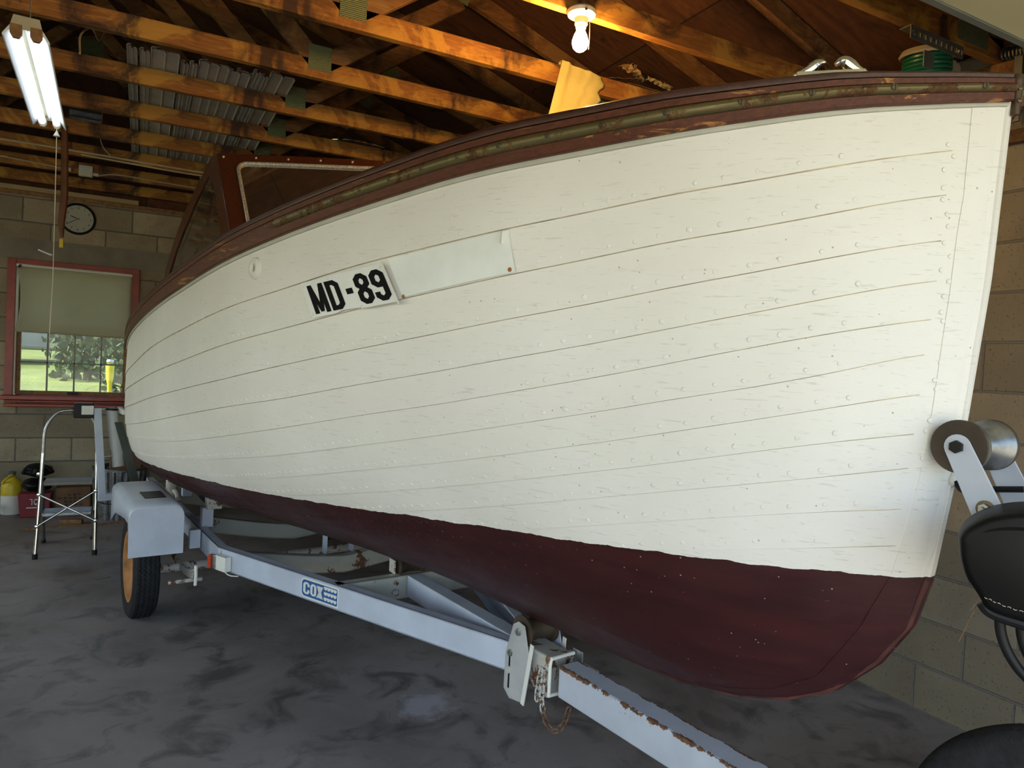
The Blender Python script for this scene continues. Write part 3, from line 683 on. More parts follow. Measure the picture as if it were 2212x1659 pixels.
# ------------------------------------------------------------------ outdoors seen through the window, and the drive in front
mb=MB(); rows=[]
for i in range(31):
    y=7.5+i*1.6; rows.append([(-22+j*1.5,y,(.40+.0433*(y-8) if y<24 else 1.093+.05*(y-24))-.35*max(0,8.6-y)+.03*math.sin(j*1.3+i)) for j in range(31)])
mb.grid(rows)
o=mb.build('lawn',MT['grass'],None,smooth=True); o['kind']='structure'; o.name='trim_3'; 
o['label']='grass bank behind the garage'
rr=random.Random(11)
def tree(x,y,z,r,h,lab,n=170):
    t=thing('leafy_tree',lab,'tree',(x,y,z),group='trees behind the garage')
    MB().tube([(0,0,-.4),(0.05,0,h*.4),(.1,0,h*.8)],[.07,.06,.03],8).build('trunk',MT['bark'],t,smooth=True)
    mb=MB()
    for i in range(n):
        a=rr.uniform(0,2*PI); b=math.acos(rr.uniform(-1,1)); q=r*(rr.uniform(.35,1))
        c=V(q*math.sin(b)*math.cos(a),q*math.sin(b)*math.sin(a),h*.48+q*math.cos(b)*h*.5/r)
        R=Euler((rr.uniform(0,3),rr.uniform(0,3),rr.uniform(0,3))).to_matrix(); s=rr.uniform(.035,.10)*r**.6
        vs=[c+R@V(dx*s,dy*s,dz*s*.25) for dx,dy,dz in ((-1,-.3,0),(-.2,-.8,.6),(.9,-.5,0),(.8,.5,.5),(0,.9,0),(-.8,.6,.7))]
        mb.add(vs,[(0,1,2),(0,2,3),(0,3,4),(0,4,5)])
    mb.build('foliage',MT['leaf'],t,fix=False)
for i,(x,y,z,r,h) in enumerate([(-.95,16.2,.35,.75,2.7),(-.12,13.8,.3,.62,2.6),(-4.2,29,1.1,3.2,6),(1.6,24,1.0,2.4,7),(-9.5,36,1.4,3.6,8)]):
    tree(x,y,z,r,h,['bushy dark tree filling the middle panes of the window','leafy tree filling the right panes of the window','tree behind the parked car','tall tree at the right beyond the lawn','tall tree far left beyond the lawn'][i],1400)
# parked car on the lawn
t=thing('parked_car','silver-grey car parked on the grass outside the window','car',(-2.75,19.5,.92),(0,0,.0))
body=[(-2.1,0,.32),(-2.15,0,.75),(-2.0,0,.95),(-1.45,0,1.02),(-.8,0,1.55),(.9,0,1.6),(1.5,0,1.05),(2.1,0,.95),(2.2,0,.5),(2.15,0,.32)]
MB().prism(body,(0,1.75,0)).build('body',MT['car'],t,bevel=.08)
for x in (-1.3,1.35):
    MB().lathe([(0,0),(.22,0),(.34,.02),(.36,.1),(.34,.2),(0,.2)],o=(x,.14,.34),axis=(0,-1,0),seg=32).build('wheel',MT['rubber'],t,smooth=True)
    MB().lathe([(0,.02),(.2,.02),(.22,.0),(.2,-.02),(0,-.02)],o=(x,-.06,.34),axis=(0,-1,0),seg=24).build('hubcap',MT['chrome'],t,smooth=True)
MB().prism([(-1.3,-.01,1.05),(-.78,-.01,1.48),(.0,-.01,1.5),(.0,-.01,1.05)],(0,.02,0)).build('side_window',MT['ink'],t)
# yellow cone-shaped stake
t=thing('yellow_marker','yellow tapered marker standing in the bushes outside the window','marker',(-.40,12.2,.42))
MB().lathe([(0,0),(.02,0),(.03,.42),(.055,.55),(.06,.72),(0,.72)],seg=14).build('post',MT['yellow'],t,smooth=True)
MB().lathe([(0,.72),(.045,.74),(.055,.77),(.04,.80),(0,.81)],seg=14).build('cap',MT['chrome'],t,smooth=True)
g=MB().bb((-25,-30,-.14),(25,YF-.2,-.02)).build('trim_4',MT['drive']); g['kind']='structure'; g['label']='asphalt drive in front of the garage'
g=MB().bb((-60,-60,-.3),(60,60,-.145)).build('trim_5',MT['grass']); g['kind']='structure'; g['label']='grass around the garage'
# ------------------------------------------------------------------ boat lines: plank laps (t aft of stem, z) and section shape
ROWS = {0: [(0.0, 1.9819), (0.2, 1.9528), (0.5, 1.9171), (0.9, 1.8885), (1.3, 1.8491), (1.8, 1.7894), (2.3, 1.7342), (2.8, 1.6824), (3.3, 1.6285), (3.9, 1.5626), (4.4, 1.5), (4.95, 1.417)], 1: [(0.004, 1.901), (0.08, 1.879), (0.195, 1.8471), (0.484, 1.7941), (0.919, 1.7346), (1.25, 1.6964), (1.711, 1.6316), (2.065, 1.591), (2.678, 1.5192), (3.365, 1.4346), (4.188, 1.3121), (4.5, 1.2741), (4.95, 1.215)], 2: [(0.008, 1.8159), (0.08, 1.795), (0.193, 1.7587), (0.489, 1.6983), (0.926, 1.6237), (1.255, 1.5755), (1.713, 1.507), (2.066, 1.4628), (2.673, 1.3868), (3.347, 1.3034), (4.152, 1.2002), (4.5, 1.1605), (4.95, 1.1067)], 3: [(0.012, 1.7287), (0.08, 1.709), (0.193, 1.6743), (0.496, 1.6034), (0.941, 1.5193), (1.272, 1.4649), (1.729, 1.3908), (2.083, 1.3389), (2.686, 1.2643), (3.35, 1.1831), (4.147, 1.0845), (4.5, 1.0467), (4.95, 0.9982)], 4: [(0.016, 1.6516), (0.08, 1.633), (0.194, 1.597), (0.504, 1.5175), (0.963, 1.4228), (1.3, 1.3631), (1.764, 1.2822), (2.123, 1.232), (2.729, 1.1493), (3.4, 1.0589), (4.216, 0.9646), (4.5, 0.936), (4.95, 0.8925)], 5: [(0.022, 1.5768), (0.08, 1.56), (0.195, 1.5276), (0.513, 1.4426), (0.988, 1.3362), (1.335, 1.271), (1.816, 1.1806), (2.2, 1.1173), (2.827, 1.0244), (3.52, 0.9423), (4.0, 0.8949), (4.5, 0.847), (4.95, 0.8073)], 6: [(0.029, 1.5078), (0.08, 1.493), (0.197, 1.4501), (0.523, 1.3632), (1.021, 1.2498), (1.383, 1.1768), (1.893, 1.0794), (2.31, 1.0136), (2.972, 0.9171), (3.765, 0.8176), (4.5, 0.749), (4.95, 0.7129)], 7: [(0.035, 1.429), (0.08, 1.416), (0.199, 1.3802), (0.534, 1.2903), (1.057, 1.1692), (1.438, 1.0917), (1.997, 0.9839), (2.478, 0.904), (3.3, 0.7993), (4.0, 0.7279), (4.5, 0.6832), (4.95, 0.6491)], 8: [(0.043, 1.3497), (0.08, 1.339), (0.203, 1.3092), (0.546, 1.2204), (1.099, 1.0924), (1.507, 1.0071), (2.127, 0.8958), (2.6, 0.8297), (3.3, 0.742), (4.0, 0.6717), (4.5, 0.6284), (4.95, 0.596)], 9: [(0.051, 1.2803), (0.09, 1.269), (0.207, 1.2393), (0.559, 1.1532), (1.149, 1.015), (1.8, 0.8848), (2.2, 0.8238), (2.6, 0.77), (3.3, 0.6853), (4.0, 0.6182), (4.5, 0.5779), (4.95, 0.5479)], 10: [(0.062, 1.195), (0.1, 1.184), (0.212, 1.1636), (0.575, 1.0811), (0.939, 0.9932), (1.3, 0.9258), (1.8, 0.8412), (2.2, 0.7832), (2.6, 0.7314), (3.3, 0.6502), (4.0, 0.5868), (4.5, 0.5493), (4.95, 0.5216)], 11: [(0.073, 1.1116), (0.12, 1.1029), (0.218, 1.085), (0.594, 1.0054), (0.9, 0.9329), (1.3, 0.8793), (1.8, 0.8004), (2.2, 0.746), (2.6, 0.6967), (3.3, 0.6201), (4.0, 0.5611), (4.5, 0.527), (4.95, 0.5019)], 12: [(0.12, 0.92), (0.9, 0.8553), (1.3, 0.8093), (1.8, 0.741), (2.2, 0.6931), (2.6, 0.6488), (3.3, 0.5808), (4.0, 0.5301), (4.5, 0.5016), (4.95, 0.481)], 13: [(0.23, 0.765), (0.9, 0.778), (1.3, 0.7408), (1.8, 0.685), (2.2, 0.6448), (2.6, 0.6067), (3.3, 0.5492), (4.0, 0.5078), (4.5, 0.4852), (4.95, 0.4688)], 14: [(0.45, 0.64), (0.9, 0.6981), (1.3, 0.6707), (1.8, 0.6296), (2.2, 0.5985), (2.6, 0.5683), (3.3, 0.5237), (4.0, 0.4926), (4.5, 0.4756), (4.95, 0.4627)], 15: [(0.9, 0.5645), (1.3, 0.5479), (1.8, 0.5347), (2.2, 0.5252), (2.6, 0.5158), (3.3, 0.4994), (4.0, 0.4829), (4.5, 0.4711), (4.95, 0.4606)]}
XP = [[0.2088, 0.3852, 0.5699, 0.7245, 0.8796, 0.9368, 0.9388, 0.8966, 0.8068], [1.9819, 1.9272, 1.8803, 1.7664, 1.6395, 1.5, 1.3601], [0.9424, 1.4016, 1.0561, 0.9729, 1.7281, 3.5503], [1.9704, 1.3591, 2.1345, 3.8382, 5.1016, 5.2765], [0.0418, 0.0159, 0.014, -0.0082, -0.0014, 0.0085], [0.0235], [1.0475, 0.0747]]
S0=1.17; TH8=math.radians(8)
OB=V(1.305,1.95,0); BROT=-(PI/2-TH8)
PROF=np.array([(-.012,2.03),(0,1.97),(.015,1.65),(.04,1.376),(.057,1.233),(.083,1.042),(.114,.93),(.176,.829),(.275,.727),(.389,.661),(.519,.616),(.667,.583),(.838,.567),(1.037,.559),(1.195,.553),(1.36,.545)])
TB=[0,.15,.35,.7,1.2,1.9,2.8,3.8,4.6,5.3]; TZ=[0,.4,1.0,2.0,3.2,4.4,5.3]; TN=[0,.4,1.0,2.0,3.5,5.3]
TEND=4.95
def pchip(x,y,xq):
    x=np.asarray(x,float);y=np.asarray(y,float);h=np.diff(x);d=np.diff(y)/h
    m=np.zeros(len(x));m[1:-1]=(d[:-1]*h[1:]+d[1:]*h[:-1])/(h[1:]+h[:-1]);m[0]=d[0]*1.5-m[1]*.5;m[-1]=d[-1]*1.5-m[-2]*.5
    xq=np.clip(xq,x[0],x[-1]);i=np.clip(np.searchsorted(x,xq)-1,0,len(x)-2);s=(xq-x[i])/h[i]
    return (2*s**3-3*s**2+1)*y[i]+(s**3-2*s**2+s)*h[i]*m[i]+(-2*s**3+3*s**2)*y[i+1]+(s**3-s**2)*h[i]*m[i+1]
def bsheer(t): return float(pchip(TB,[0]+XP[0],np.array([t]))[0])+.012
def zsheer(t): return float(pchip(TZ,XP[1],np.array([t]))[0])
def zkeel(t): return float(np.interp(t,np.append(PROF[1:,0],5.3),np.append(PROF[1:,1],.545-XP[5][0]*(5.3-1.36))))
def surf(t,z):
    bs=bsheer(t)-.012; zz=zsheer(t); k=zkeel(t)
    N=min(6,max(.4,float(pchip(TN,XP[2],np.array([t]))[0]))); Mm=min(8,max(.6,float(pchip(TN,XP[3],np.array([t]))[0]))); Cc=float(pchip(TN,XP[4],np.array([t]))[0])
    ze=(z-k)/max(1e-4,zz-k); zc=min(1,max(1e-5,ze))
    g=max(1e-6,1-(1-zc)**Mm)**(1/N)*(1+Cc*4*zc*(1-zc))
    return bs*g+.012
def zrow(k,t):
    r=ROWS[k]; return float(pchip([q[0] for q in r],[q[1] for q in r],np.array([t]))[0])
def LP(t,l,z,side=1): return (S0-t,-l*side,z)
def hp(t,z,off=0,side=1):
    """point on the hull skin, pushed out by off along the section normal"""
    e=.004; b=surf(t,z); sl=(surf(t,z+e)-surf(t,z-e))/(2*e); sl=max(-1.5,min(6,sl)); bt=(surf(t+.01,z)-surf(max(0,t-.01),z))/.02 if t>.02 else .9
    n=V(bt,1,-sl).normalized()   # in (forward,lateral,up)
    return V(S0-t+n.x*off,-(b+n.y*off)*side,z+n.z*off)
boat=thing('wooden_boat','white lapstrake wooden motorboat with maroon bottom and mahogany rail, on the trailer','boat',OB,(0,0,BROT))
# planking
NC=88; LAPT=.0058
mb=MB()
WT=[(i/NC)**1.35 for i in range(NC+1)]
def colt(k,u): t0=ROWS[k][0][0]; return t0+(TEND-t0)*u
def sst(x): x=max(0,min(1,x)); return x*x*(3-2*x)
for side in (1,-1):
    for k in range(15):
        Q=5; rows=[]
        for q in range(Q+1):
            w=q/Q; row=[]
            for u in WT:
                ta,tb=colt(k,u),colt(k+1,u); t=ta+(tb-ta)*w; za,zb_=zrow(k,ta),zrow(k+1,tb); z=za+(zb_-za)*w
                if k==0: z=max(z,0)
                f=sst((t-ROWS[k+1][0][0]-.05)/.16)
                row.append(hp(t,z,LAPT*f*w,side))
            rows.append(row)
        if k<14:
            # thin dirty bevel along the lower edge of each plank
            cut=[]
            for a_,b_ in zip(rows[-2],rows[-1]):
                a_,b_=Vector(a_),Vector(b_); L=(a_-b_).length; cut.append(b_+(a_-b_)*min(.5,.0021/max(L,1e-4)))
            mb.grid(rows[:-1]+[cut],0)
            low=[q+(V(0,0,0)) for q in rows[-1]]
            row_in=[]
            for i,u in enumerate(WT):
                tb=colt(k+1,u); f=sst((tb-ROWS[k+1][0][0]-.05)/.16); row_in.append(hp(tb,zrow(k+1,tb),LAPT*f*.35,side))
            for i in range(len(cut)-1):
                tb=colt(k+1,WT[i]); zz=zrow(k+1,tb); above=zz>1.0475-.0747*tb+.004 and tb>ROWS[k+1][0][0]+.045
                mb.add([cut[i],cut[i+1],row_in[i+1],row_in[i]],[(0,1,2,3)],1 if above else 0)
            rows[-1]=row_in
        else: mb.grid(rows,0)
        # underside of the lap
        if k<14:
            row2=[]
            for i,u in enumerate(WT):
                tb=colt(k+1,u); row2.append(hp(tb,zrow(k+1,tb),0,side))
            mb.grid([rows[-1],row2],0)
hull=mb
# rivets along the laps, as low painted domes
rv=random.Random(5)
def dome(mb,c,n,r,h):
    n=n.normalized(); t=V(0,0,1).cross(n).normalized(); w=n.cross(t); vs=[]
    for rr_,hh in ((r,0),(r*.8,h*.75),(r*.35,h)):
        for a in range(8): vs.append(c+n*hh+rr_*(math.cos(a*PI/4)*t+math.sin(a*PI/4)*w))
    fs=[(i*8+a,i*8+(a+1)%8,(i+1)*8+(a+1)%8,(i+1)*8+a) for i in range(2) for a in range(8)]+[tuple(16+a for a in range(8))]
    mb.add(vs,fs,0)
for k in range(1,12):
    s=.16+rv.uniform(0,.04)
    while s<4.6:
        z=zrow(k,s)+.017+rv.uniform(-.002,.002); c=hp(s,z,.0046*sst((s-ROWS[k][0][0]-.05)/.16)); n=hp(s,z,.02)-hp(s,z,0)
        dome(hull,c,n,.0048+rv.uniform(0,.0018),.0012+rv.uniform(0,.0009)); s+=.040+.012*(s<1.2)+rv.uniform(-.006,.008)
for i in range(34):   # fastenings of the plank ends beside the stem
    z=1.90-i*.0265+rv.uniform(-.006,.006); t=.058+max(0,1.5-z)*.10+rv.uniform(-.005,.006); dome(hull,hp(t,z,.0004),hp(t,z,.02)-hp(t,z,0),.0052,.0017)
hull.build('hull',[MT['hull'],MT['caulk']],boat,smooth=True,angle=32,fix=False)
# stem, seen as a slightly proud band ending at the rabbet line
RAB=[(1.975,.037),(1.91,.038),(1.80,.041),(1.74,.046),(1.62,.053),(1.51,.062),(1.40,.071),(1.28,.084),(1.18,.101),(1.12,.113),(1.04,.134),(.915,.189),(.767,.285),(.69,.40),(.63,.56),(.60,.75)]
mb=MB()
prz=[q[1] for q in PROF]; 
def tprof(z): return float(np.interp(-z,-PROF[:,1],PROF[:,0]))
for side in (1,-1):
    rows=[]
    for i in range(61):
        z=1.985-(1.985-.60)*i/60; t0=tprof(z); tr=float(np.interp(-z,[-q[0] for q in RAB],[q[1] for q in RAB])); row=[V(S0-t0+.004,-.0*side,z-(.004 if z<1 else 0)),V(S0-t0+.003,-.0095*side,z-(.003 if z<1 else 0)),V(S0-t0-.004,-.0125*side,z)]
        for w in (.25,.5,.75,1.0): 
            t=t0+(tr-t0)*w; row.append(hp(t,z,.0016,side))
        row.append(hp(tr+.001,z,-.004,side)); rows.append(row)
    mb.grid(rows)
mb.build('stem',MT['hull'],boat,smooth=True,angle=25,fix=False)
# worn lighter-red edge along the forefoot
mb=MB(); rows=[]
for i in range(50):
    z=1.035-(1.035-.60)*(i/49)**1.0; t0=tprof(z); a=max(0,min(1,(z-.6)/.4)); d=V(.35+.65*a,0,-(1-a)*.9-.1).normalized()
    c=V(S0-t0,0,z); rows.append([c+V(0,-.0135,0)-d*.008,c+V(0,-.0125,0)+d*.0035,c+V(0,.0125,0)+d*.0035,c+V(0,.0135,0)-d*.008])
mb.grid(rows); mb.build('forefoot_edge',simple('worn_red_edge',(.080,.022,.018),.6,var=.45,scale=18),boat,smooth=True,angle=30)
# keel
mb=MB(); 
ks=[.5,.7,.9,1.1,1.4,2,3,4,4.93]; rows=[]
for t in ks:
    z=zkeel(t); rows.append([LP(t,.014,z+.05),LP(t,.013,z-.002),LP(t,-.013,z-.002),LP(t,-.014,z+.05),LP(t,.014,z+.05)])
mb.grid(rows); mb.build('keel',MT['hull'],boat)
# transom
mb=MB(); zs=[zkeel(TEND)+(zsheer(TEND)+.09-zkeel(TEND))*i/30 for i in range(31)]
ol=[LP(TEND,surf(TEND,min(z,zsheer(TEND))),z) for z in zs]+[LP(TEND,-surf(TEND,min(z,zsheer(TEND))),z) for z in zs[::-1]]
mb.prism(ol,(-.03,0,0)); mb.build('transom',MT['mahog'],boat)
# ---- rail assembly
def railh(t): return float(np.interp(t,[0,.1,.2,.45,.8,4.95],[.055,.063,.073,.089,.098,.104]))
def rp(t,out,up,side=1):
    b=bsheer(t); bt=(bsheer(t+.01)-bsheer(max(0,t-.01)))/(.02 if t>=.01 else .01+t)
    n=V(bt,1,0).normalized() 
    return V(S0-t+n.x*out, -(b+n.y*out)*side, zsheer(t)+up)
def sweep(name,prof,ts,mat,parent,smooth=True,side=1,closed=True,angle=40):
    mb=MB(); rows=[]
    for t in ts:
        h=railh(t); pr=[(o,u*h) for o,u in prof]
        if closed: pr=pr+[pr[0]]
        rows.append([rp(t,o,u,side) for o,u in pr])
    mb.grid(rows); mb.add(rows[0][:-1] if closed else rows[0],[tuple(range(len(prof)))]); mb.add(rows[-1][:-1] if closed else rows[-1],[tuple(range(len(prof)))])
    return mb.build(name,mat,parent,smooth=smooth,angle=angle)
TS=[0,.01,.03,.06]+[.1+i*.05 for i in range(1,20)]+[1.1+i*.1 for i in range(39)]
TS=[t for t in TS if t<=TEND]
for side in (1,-1):
    sweep('rub_rail',[(-.004,.0),(.018,.0),(.021,.03),(.021,.26),(.016,.28),(.016,.575),(.020,.59),(.020,.745),(.017,.765),(-.004,.765)],TS,MT['rail'],boat,side=side)
    sweep('covering_board',[(-.11,1.06),(-.02,1.03),(.008,1.01),(.016,.96),(.018,.90),(.016,.80),(.010,.785),(-.10,.785)] if True else 0,TS,MT['deck'],boat,side=side)
    sweep('under_rail_bead',[(-.002,-.115),(.007,-.11),(.009,-.05),(.008,0.0),(-.002,0)],TS,MT['bead'],boat,side=side)  # thin strip below the rail, greyer than the hull white
    bs=sweep('bronze_strip',[(.015,.27),(.023,.29),(.0285,.34),(.031,.42),(.0285,.50),(.023,.55),(.015,.57)],[t for t in TS if t<=1.76],MT['bronze'],boat,side=side)
    s=.035
    while s<1.75:
        c=rp(s,.0305,.42*railh(s),side); n=rp(s,.04,0,side)-rp(s,0,0,side); m2=MB()
        a=n.normalized()
        m2.lathe([(0,.0),(.0062,0),(.0066,.001),(.0055,.0022),(0,.0026)],o=c,axis=a,seg=12)
        m2.box(c+a*.0027,(.0014,.0014,.011),Euler((0,0,0)).to_matrix())
        m2.build('screw',MT['screw'],bs,smooth=True); s+=.098+.02*(s>.3)
# stem head fitting
mb=MB(); 
mb.lathe([(0,-.052),(.007,-.050),(.009,-.02),(.0095,.0),(.011,.012),(.0115,.018),(.009,.026),(.005,.029),(0,.03)],o=(S0+.012,0,2.010),seg=18)
mb.build('stem_head_fitting',MT['fitting'],boat,smooth=True)
for zz in (2.008,1.985): MB().lathe([(0,0),(.0045,0),(.0045,.002),(0,.003)],o=(S0+.0195,-.006,zz),axis=(.8,-.6,0),seg=10).build('fitting_screw',MT['screw'],boat)
# foredeck and side decks
mb=MB(); rows=[]
for t in [.05+i*.12 for i in range(21)]:
    h=railh(t)*1.05; b=max(.012,bsheer(t)-.09 if bsheer(t)>.12 else bsheer(t)*.25); z=zsheer(t)+h
    rows.append([LP(t,b*(1-2*j/12),z+.09*b*(1-(1-2*j/12)**2)) for j in range(13)])
mb.grid(rows); mb.build('foredeck',MT['deck'],boat,smooth=True)
# cockpit coaming sides (inner faces)
for side in (1,-1):
    mb=MB(); rows=[]
    for t in [2.45+i*.1 for i in range(26)]:
        if t>TEND: break
        b=bsheer(t)-.11; z=zsheer(t)+railh(t); rows.append([LP(t,b,z-.22,side),LP(t,b,z+.03,side),LP(t,b-.015,z+.03,side),LP(t,b-.015,z-.22,side)])
    mb.grid(rows); mb.build('coaming',MT['mahog'],boat)
mb=MB(); rows=[]
for t in [.6+i*.2 for i in range(22)]:
    rows.append([LP(min(t,TEND),(surf(min(t,TEND),.95)-.03)*(1-2*j/6),.97) for j in range(7)])
mb.grid(rows); mb.build('cockpit_sole',MT['deck'],boat)
# bow chock on the edge of the covering board
cc=rp(.205,-.006,railh(.205)*1.02); dn=(rp(.16,-.006,railh(.16))-rp(.25,-.006,railh(.25))); dn.z*=.6; dn.normalize(); un=V(0,0,1)
ch=MB()
base=[cc+dn*(-.062),cc+dn*.062]
ch.beam(base[0],base[1],.026,.008)
for s in (-1,1):
    pts=[(.066,.001,.004),(.048,.006,.009),(.034,.014,.0115),(.024,.022,.0095),(.016,.025,.006),(.009,.025,.003)] if s<0 else [(.068,.001,.004),(.052,.006,.009),(.038,.015,.0125),(.028,.023,.0115),(.018,.024,.009),(.010,.020,.005)]
    ch.tube(bez([cc+dn*(s*a)+un*b for a,b,_ in pts],5),[float(np.interp(i/25,[j/5 for j in range(6)],[q[2] for q in pts])) for i in range(26)],10)
ch.build('bow_chock',MT['chrome'],boat,smooth=True)
# round white vent ring on the top plank
c=hp(1.857,1.713,.002); n=(hp(1.857,1.713,.02)-c).normalized()
MB().lathe([(.010,.006),(.013,.011),(.020,.014),(.030,.013),(.036,.008),(.038,-.002)],o=c,axis=n,seg=36).build('vent_ring',MT['whitepl'],boat,smooth=True)
mb=MB(); tt=V(0,0,1).cross(n).normalized(); ww=n.cross(tt)
mb.lathe([(.012,.001),(0,.0012)],o=c,axis=n,seg=20); mb.beam(c-tt*.011+n*.005,c+tt*.011+n*.005,.004,.003,up=n); mb.beam(c-ww*.011+n*.005,c+ww*.011+n*.005,.004,.003,up=n)
mb.build('vent_core',MT['bead'],boat)
# small white fitting at the stern corner
c=hp(4.90,.985,.0); MB().box(c+V(-.05,-.012,0),(.15,.03,.035),Euler((0,.08,.10)).to_matrix()).build('stern_fitting',MT['whitepl'],boat,bevel=.006)
# paler bare strip of the plank where a plate once sat, and the lettered plate
def quadgrid(cor,off,nu,nv,uv=None):
    # cor: tl,tr,br,bl as (t,z)
    rows=[]
    for i in range(nv+1):
        v=i/nv; row=[]
        for j in range(nu+1):
            u=j/nu; a=[cor[0][k]*(1-u)+cor[1][k]*u for k in (0,1)]; b=[cor[3][k]*(1-u)+cor[2][k]*u for k in (0,1)]
            t=a[0]*(1-v)+b[0]*v; z=a[1]*(1-v)+b[1]*v; row.append(hp(t,z,off if not callable(off) else off(u,v)))
        rows.append(row)
    return rows
mb=MB(); mb.grid(quadgrid([(1.18,zrow(1,1.18)-.004),(.789,zrow(1,.789)-.004),(.774,zrow(2,.774)+.004),(1.12,zrow(2,1.12)+.004)],lambda u,v:.0012+.0085*v,24,6))
pm=mb.build('pale_patch',MT['patchp'],boat,smooth=True); pm['label']='paler bluish-white patch of planking'
MB().box(hp(.797,zrow(1,.797)-.016,.006),(.004,.022,.032),Euler((.4,.5,.2)).to_matrix()).build('plate_scrap',MT['whitepl'],boat)
for (t,z) in ((.788,zrow(2,.788)+.012),(1.118,zrow(2,1.118)+.006)):
    c=hp(t,z,.008); MB().lathe([(0,0),(.006,0),(.005,.003),(0,.004)],o=c,axis=hp(t,z,.03)-c,seg=8).build('rusty_nail',MT['orangerim'],boat)
PC=[hp(1.563,1.650,.008),hp(1.184,1.690,.018),hp(1.124,1.589,.024),hp(1.497,1.545,.012)]
def pp(u,v,o=0):
    a=PC[0].lerp(PC[1],u); b=PC[3].lerp(PC[2],u); q=a.lerp(b,v); n=(PC[1]-PC[0]).cross(PC[3]-PC[0]).normalized()
    if n.y>0: n=-n
    return q+n*o
plate=MB(); rows=[]
def vb(u): return 1.0-(.05*sst((u-.33)/.06)*sst((.66-u)/.10)) + .012*math.sin(u*14)*(.3<u<.7)
for o in (0,.0012): 
    pass
front=[[pp(i/24,vb(i/24)*j/6,.0012) for i in range(25)] for j in range(7)]
back=[[pp(i/24,vb(i/24)*j/6,-.0008) for i in range(25)] for j in range(7)]
plate.grid(front); plate.grid(back)
pl=plate.build('number_plate',MT['plate'],boat)
def stroke(mb,poly,o=.0022): mb.add([pp(u,v,o) for u,v in poly],[tuple(range(len(poly)))])
mb=MB()
AS=4.05/1.05
def ring(mb,u0,u1,v0,v1,wu,wv,ch=.35):
    """chamfered rectangular ring glyph part"""
    cu=wu*.9; cv=wv*.9
    outer=[(u0+cu,v0),(u1-cu,v0),(u1,v0+cv),(u1,v1-cv),(u1-cu,v1),(u0+cu,v1),(u0,v1-cv),(u0,v0+cv)]
    iu,iv=cu*.45,cv*.45
    a0,a1,b0,b1=u0+wu,u1-wu,v0+wv,v1-wv
    inner=[(a0+iu,b0),(a1-iu,b0),(a1,b0+iv),(a1,b1-iv),(a1-iu,b1),(a0+iu,b1),(a0,b1-iv),(a0,b0+iv)]
    return outer,inner
def ringfill(mb,o,i,skip=()):
    n=len(o)
    for k in range(n):
        if k in skip: continue
        stroke(mb,[o[k],o[(k+1)%n],i[(k+1)%n],i[k]])
# M
t0,b0=.12,.92
def letM(a,b,wl):
    stroke(mb,[(a,t0),(a+wl,t0),(a+wl,b0),(a,b0)]); stroke(mb,[(b-wl,t0),(b,t0),(b,b0),(b-wl,b0)]); m=(a+b)/2
    stroke(mb,[(a,t0),(a+wl,t0),(m+.022,b0-.04),(m-.022,b0-.04)]); stroke(mb,[(b-wl,t0),(b,t0),(m+.022,b0-.04),(m-.022,b0-.04)])
letM(.065,.265,.056)
o_,i_=ring(mb,.290,.455,t0,b0,.058,.125); o_[0]=(.290,t0); o_[7]=(.290,t0+.02); o_[6]=(.290,b0-.02); o_[5]=(.290,b0); i_[0]=(.348,i_[0][1]); i_[7]=(.348,i_[0][1]); i_[6]=(.348,i_[5][1]); i_[5]=(.348,i_[5][1])
ringfill(mb,o_,i_)
stroke(mb,[(.515,.43),(.515,.58),(.592,.58),(.592,.43)])
for a,b in ((t0,.545),(.475,b0)):
    o_,i_=ring(mb,.635,.795,a,b,.056,.125); ringfill(mb,o_,i_)
o_,i_=ring(mb,.815,.975,t0,.575,.056,.125); ringfill(mb,o_,i_)
o_,i_=ring(mb,.815,.975,t0,b0,.056,.125); ringfill(mb,o_,i_,skip=(6,7,5))
stroke(mb,[(.815,.68),(.871,.68),(.871,b0-.17),(.815,b0-.11)]); stroke(mb,[(.815,b0-.11),(.871,b0-.17),(.895,b0-.125),(.865,b0)])
mb.build('lettering',MT['ink'],pl)
# fix plate edge roll at its forward end
MB().beam(pp(1.0,-.02,.002),pp(1.0,1.06,.002),.004,.004).build('plate_edge',MT['whitepl'],pl)
for u,v in ((.03,.10),(.03,.90),(.36,.05),(.62,.97),(.97,.10)): 
    c=pp(u,v,.001); MB().lathe([(0,0),(.0045,0),(.004,.002),(0,.003)],o=c,axis=pp(u,v,.02)-c,seg=10).build('plate_rivet',MT['whitepl'],pl,smooth=True)

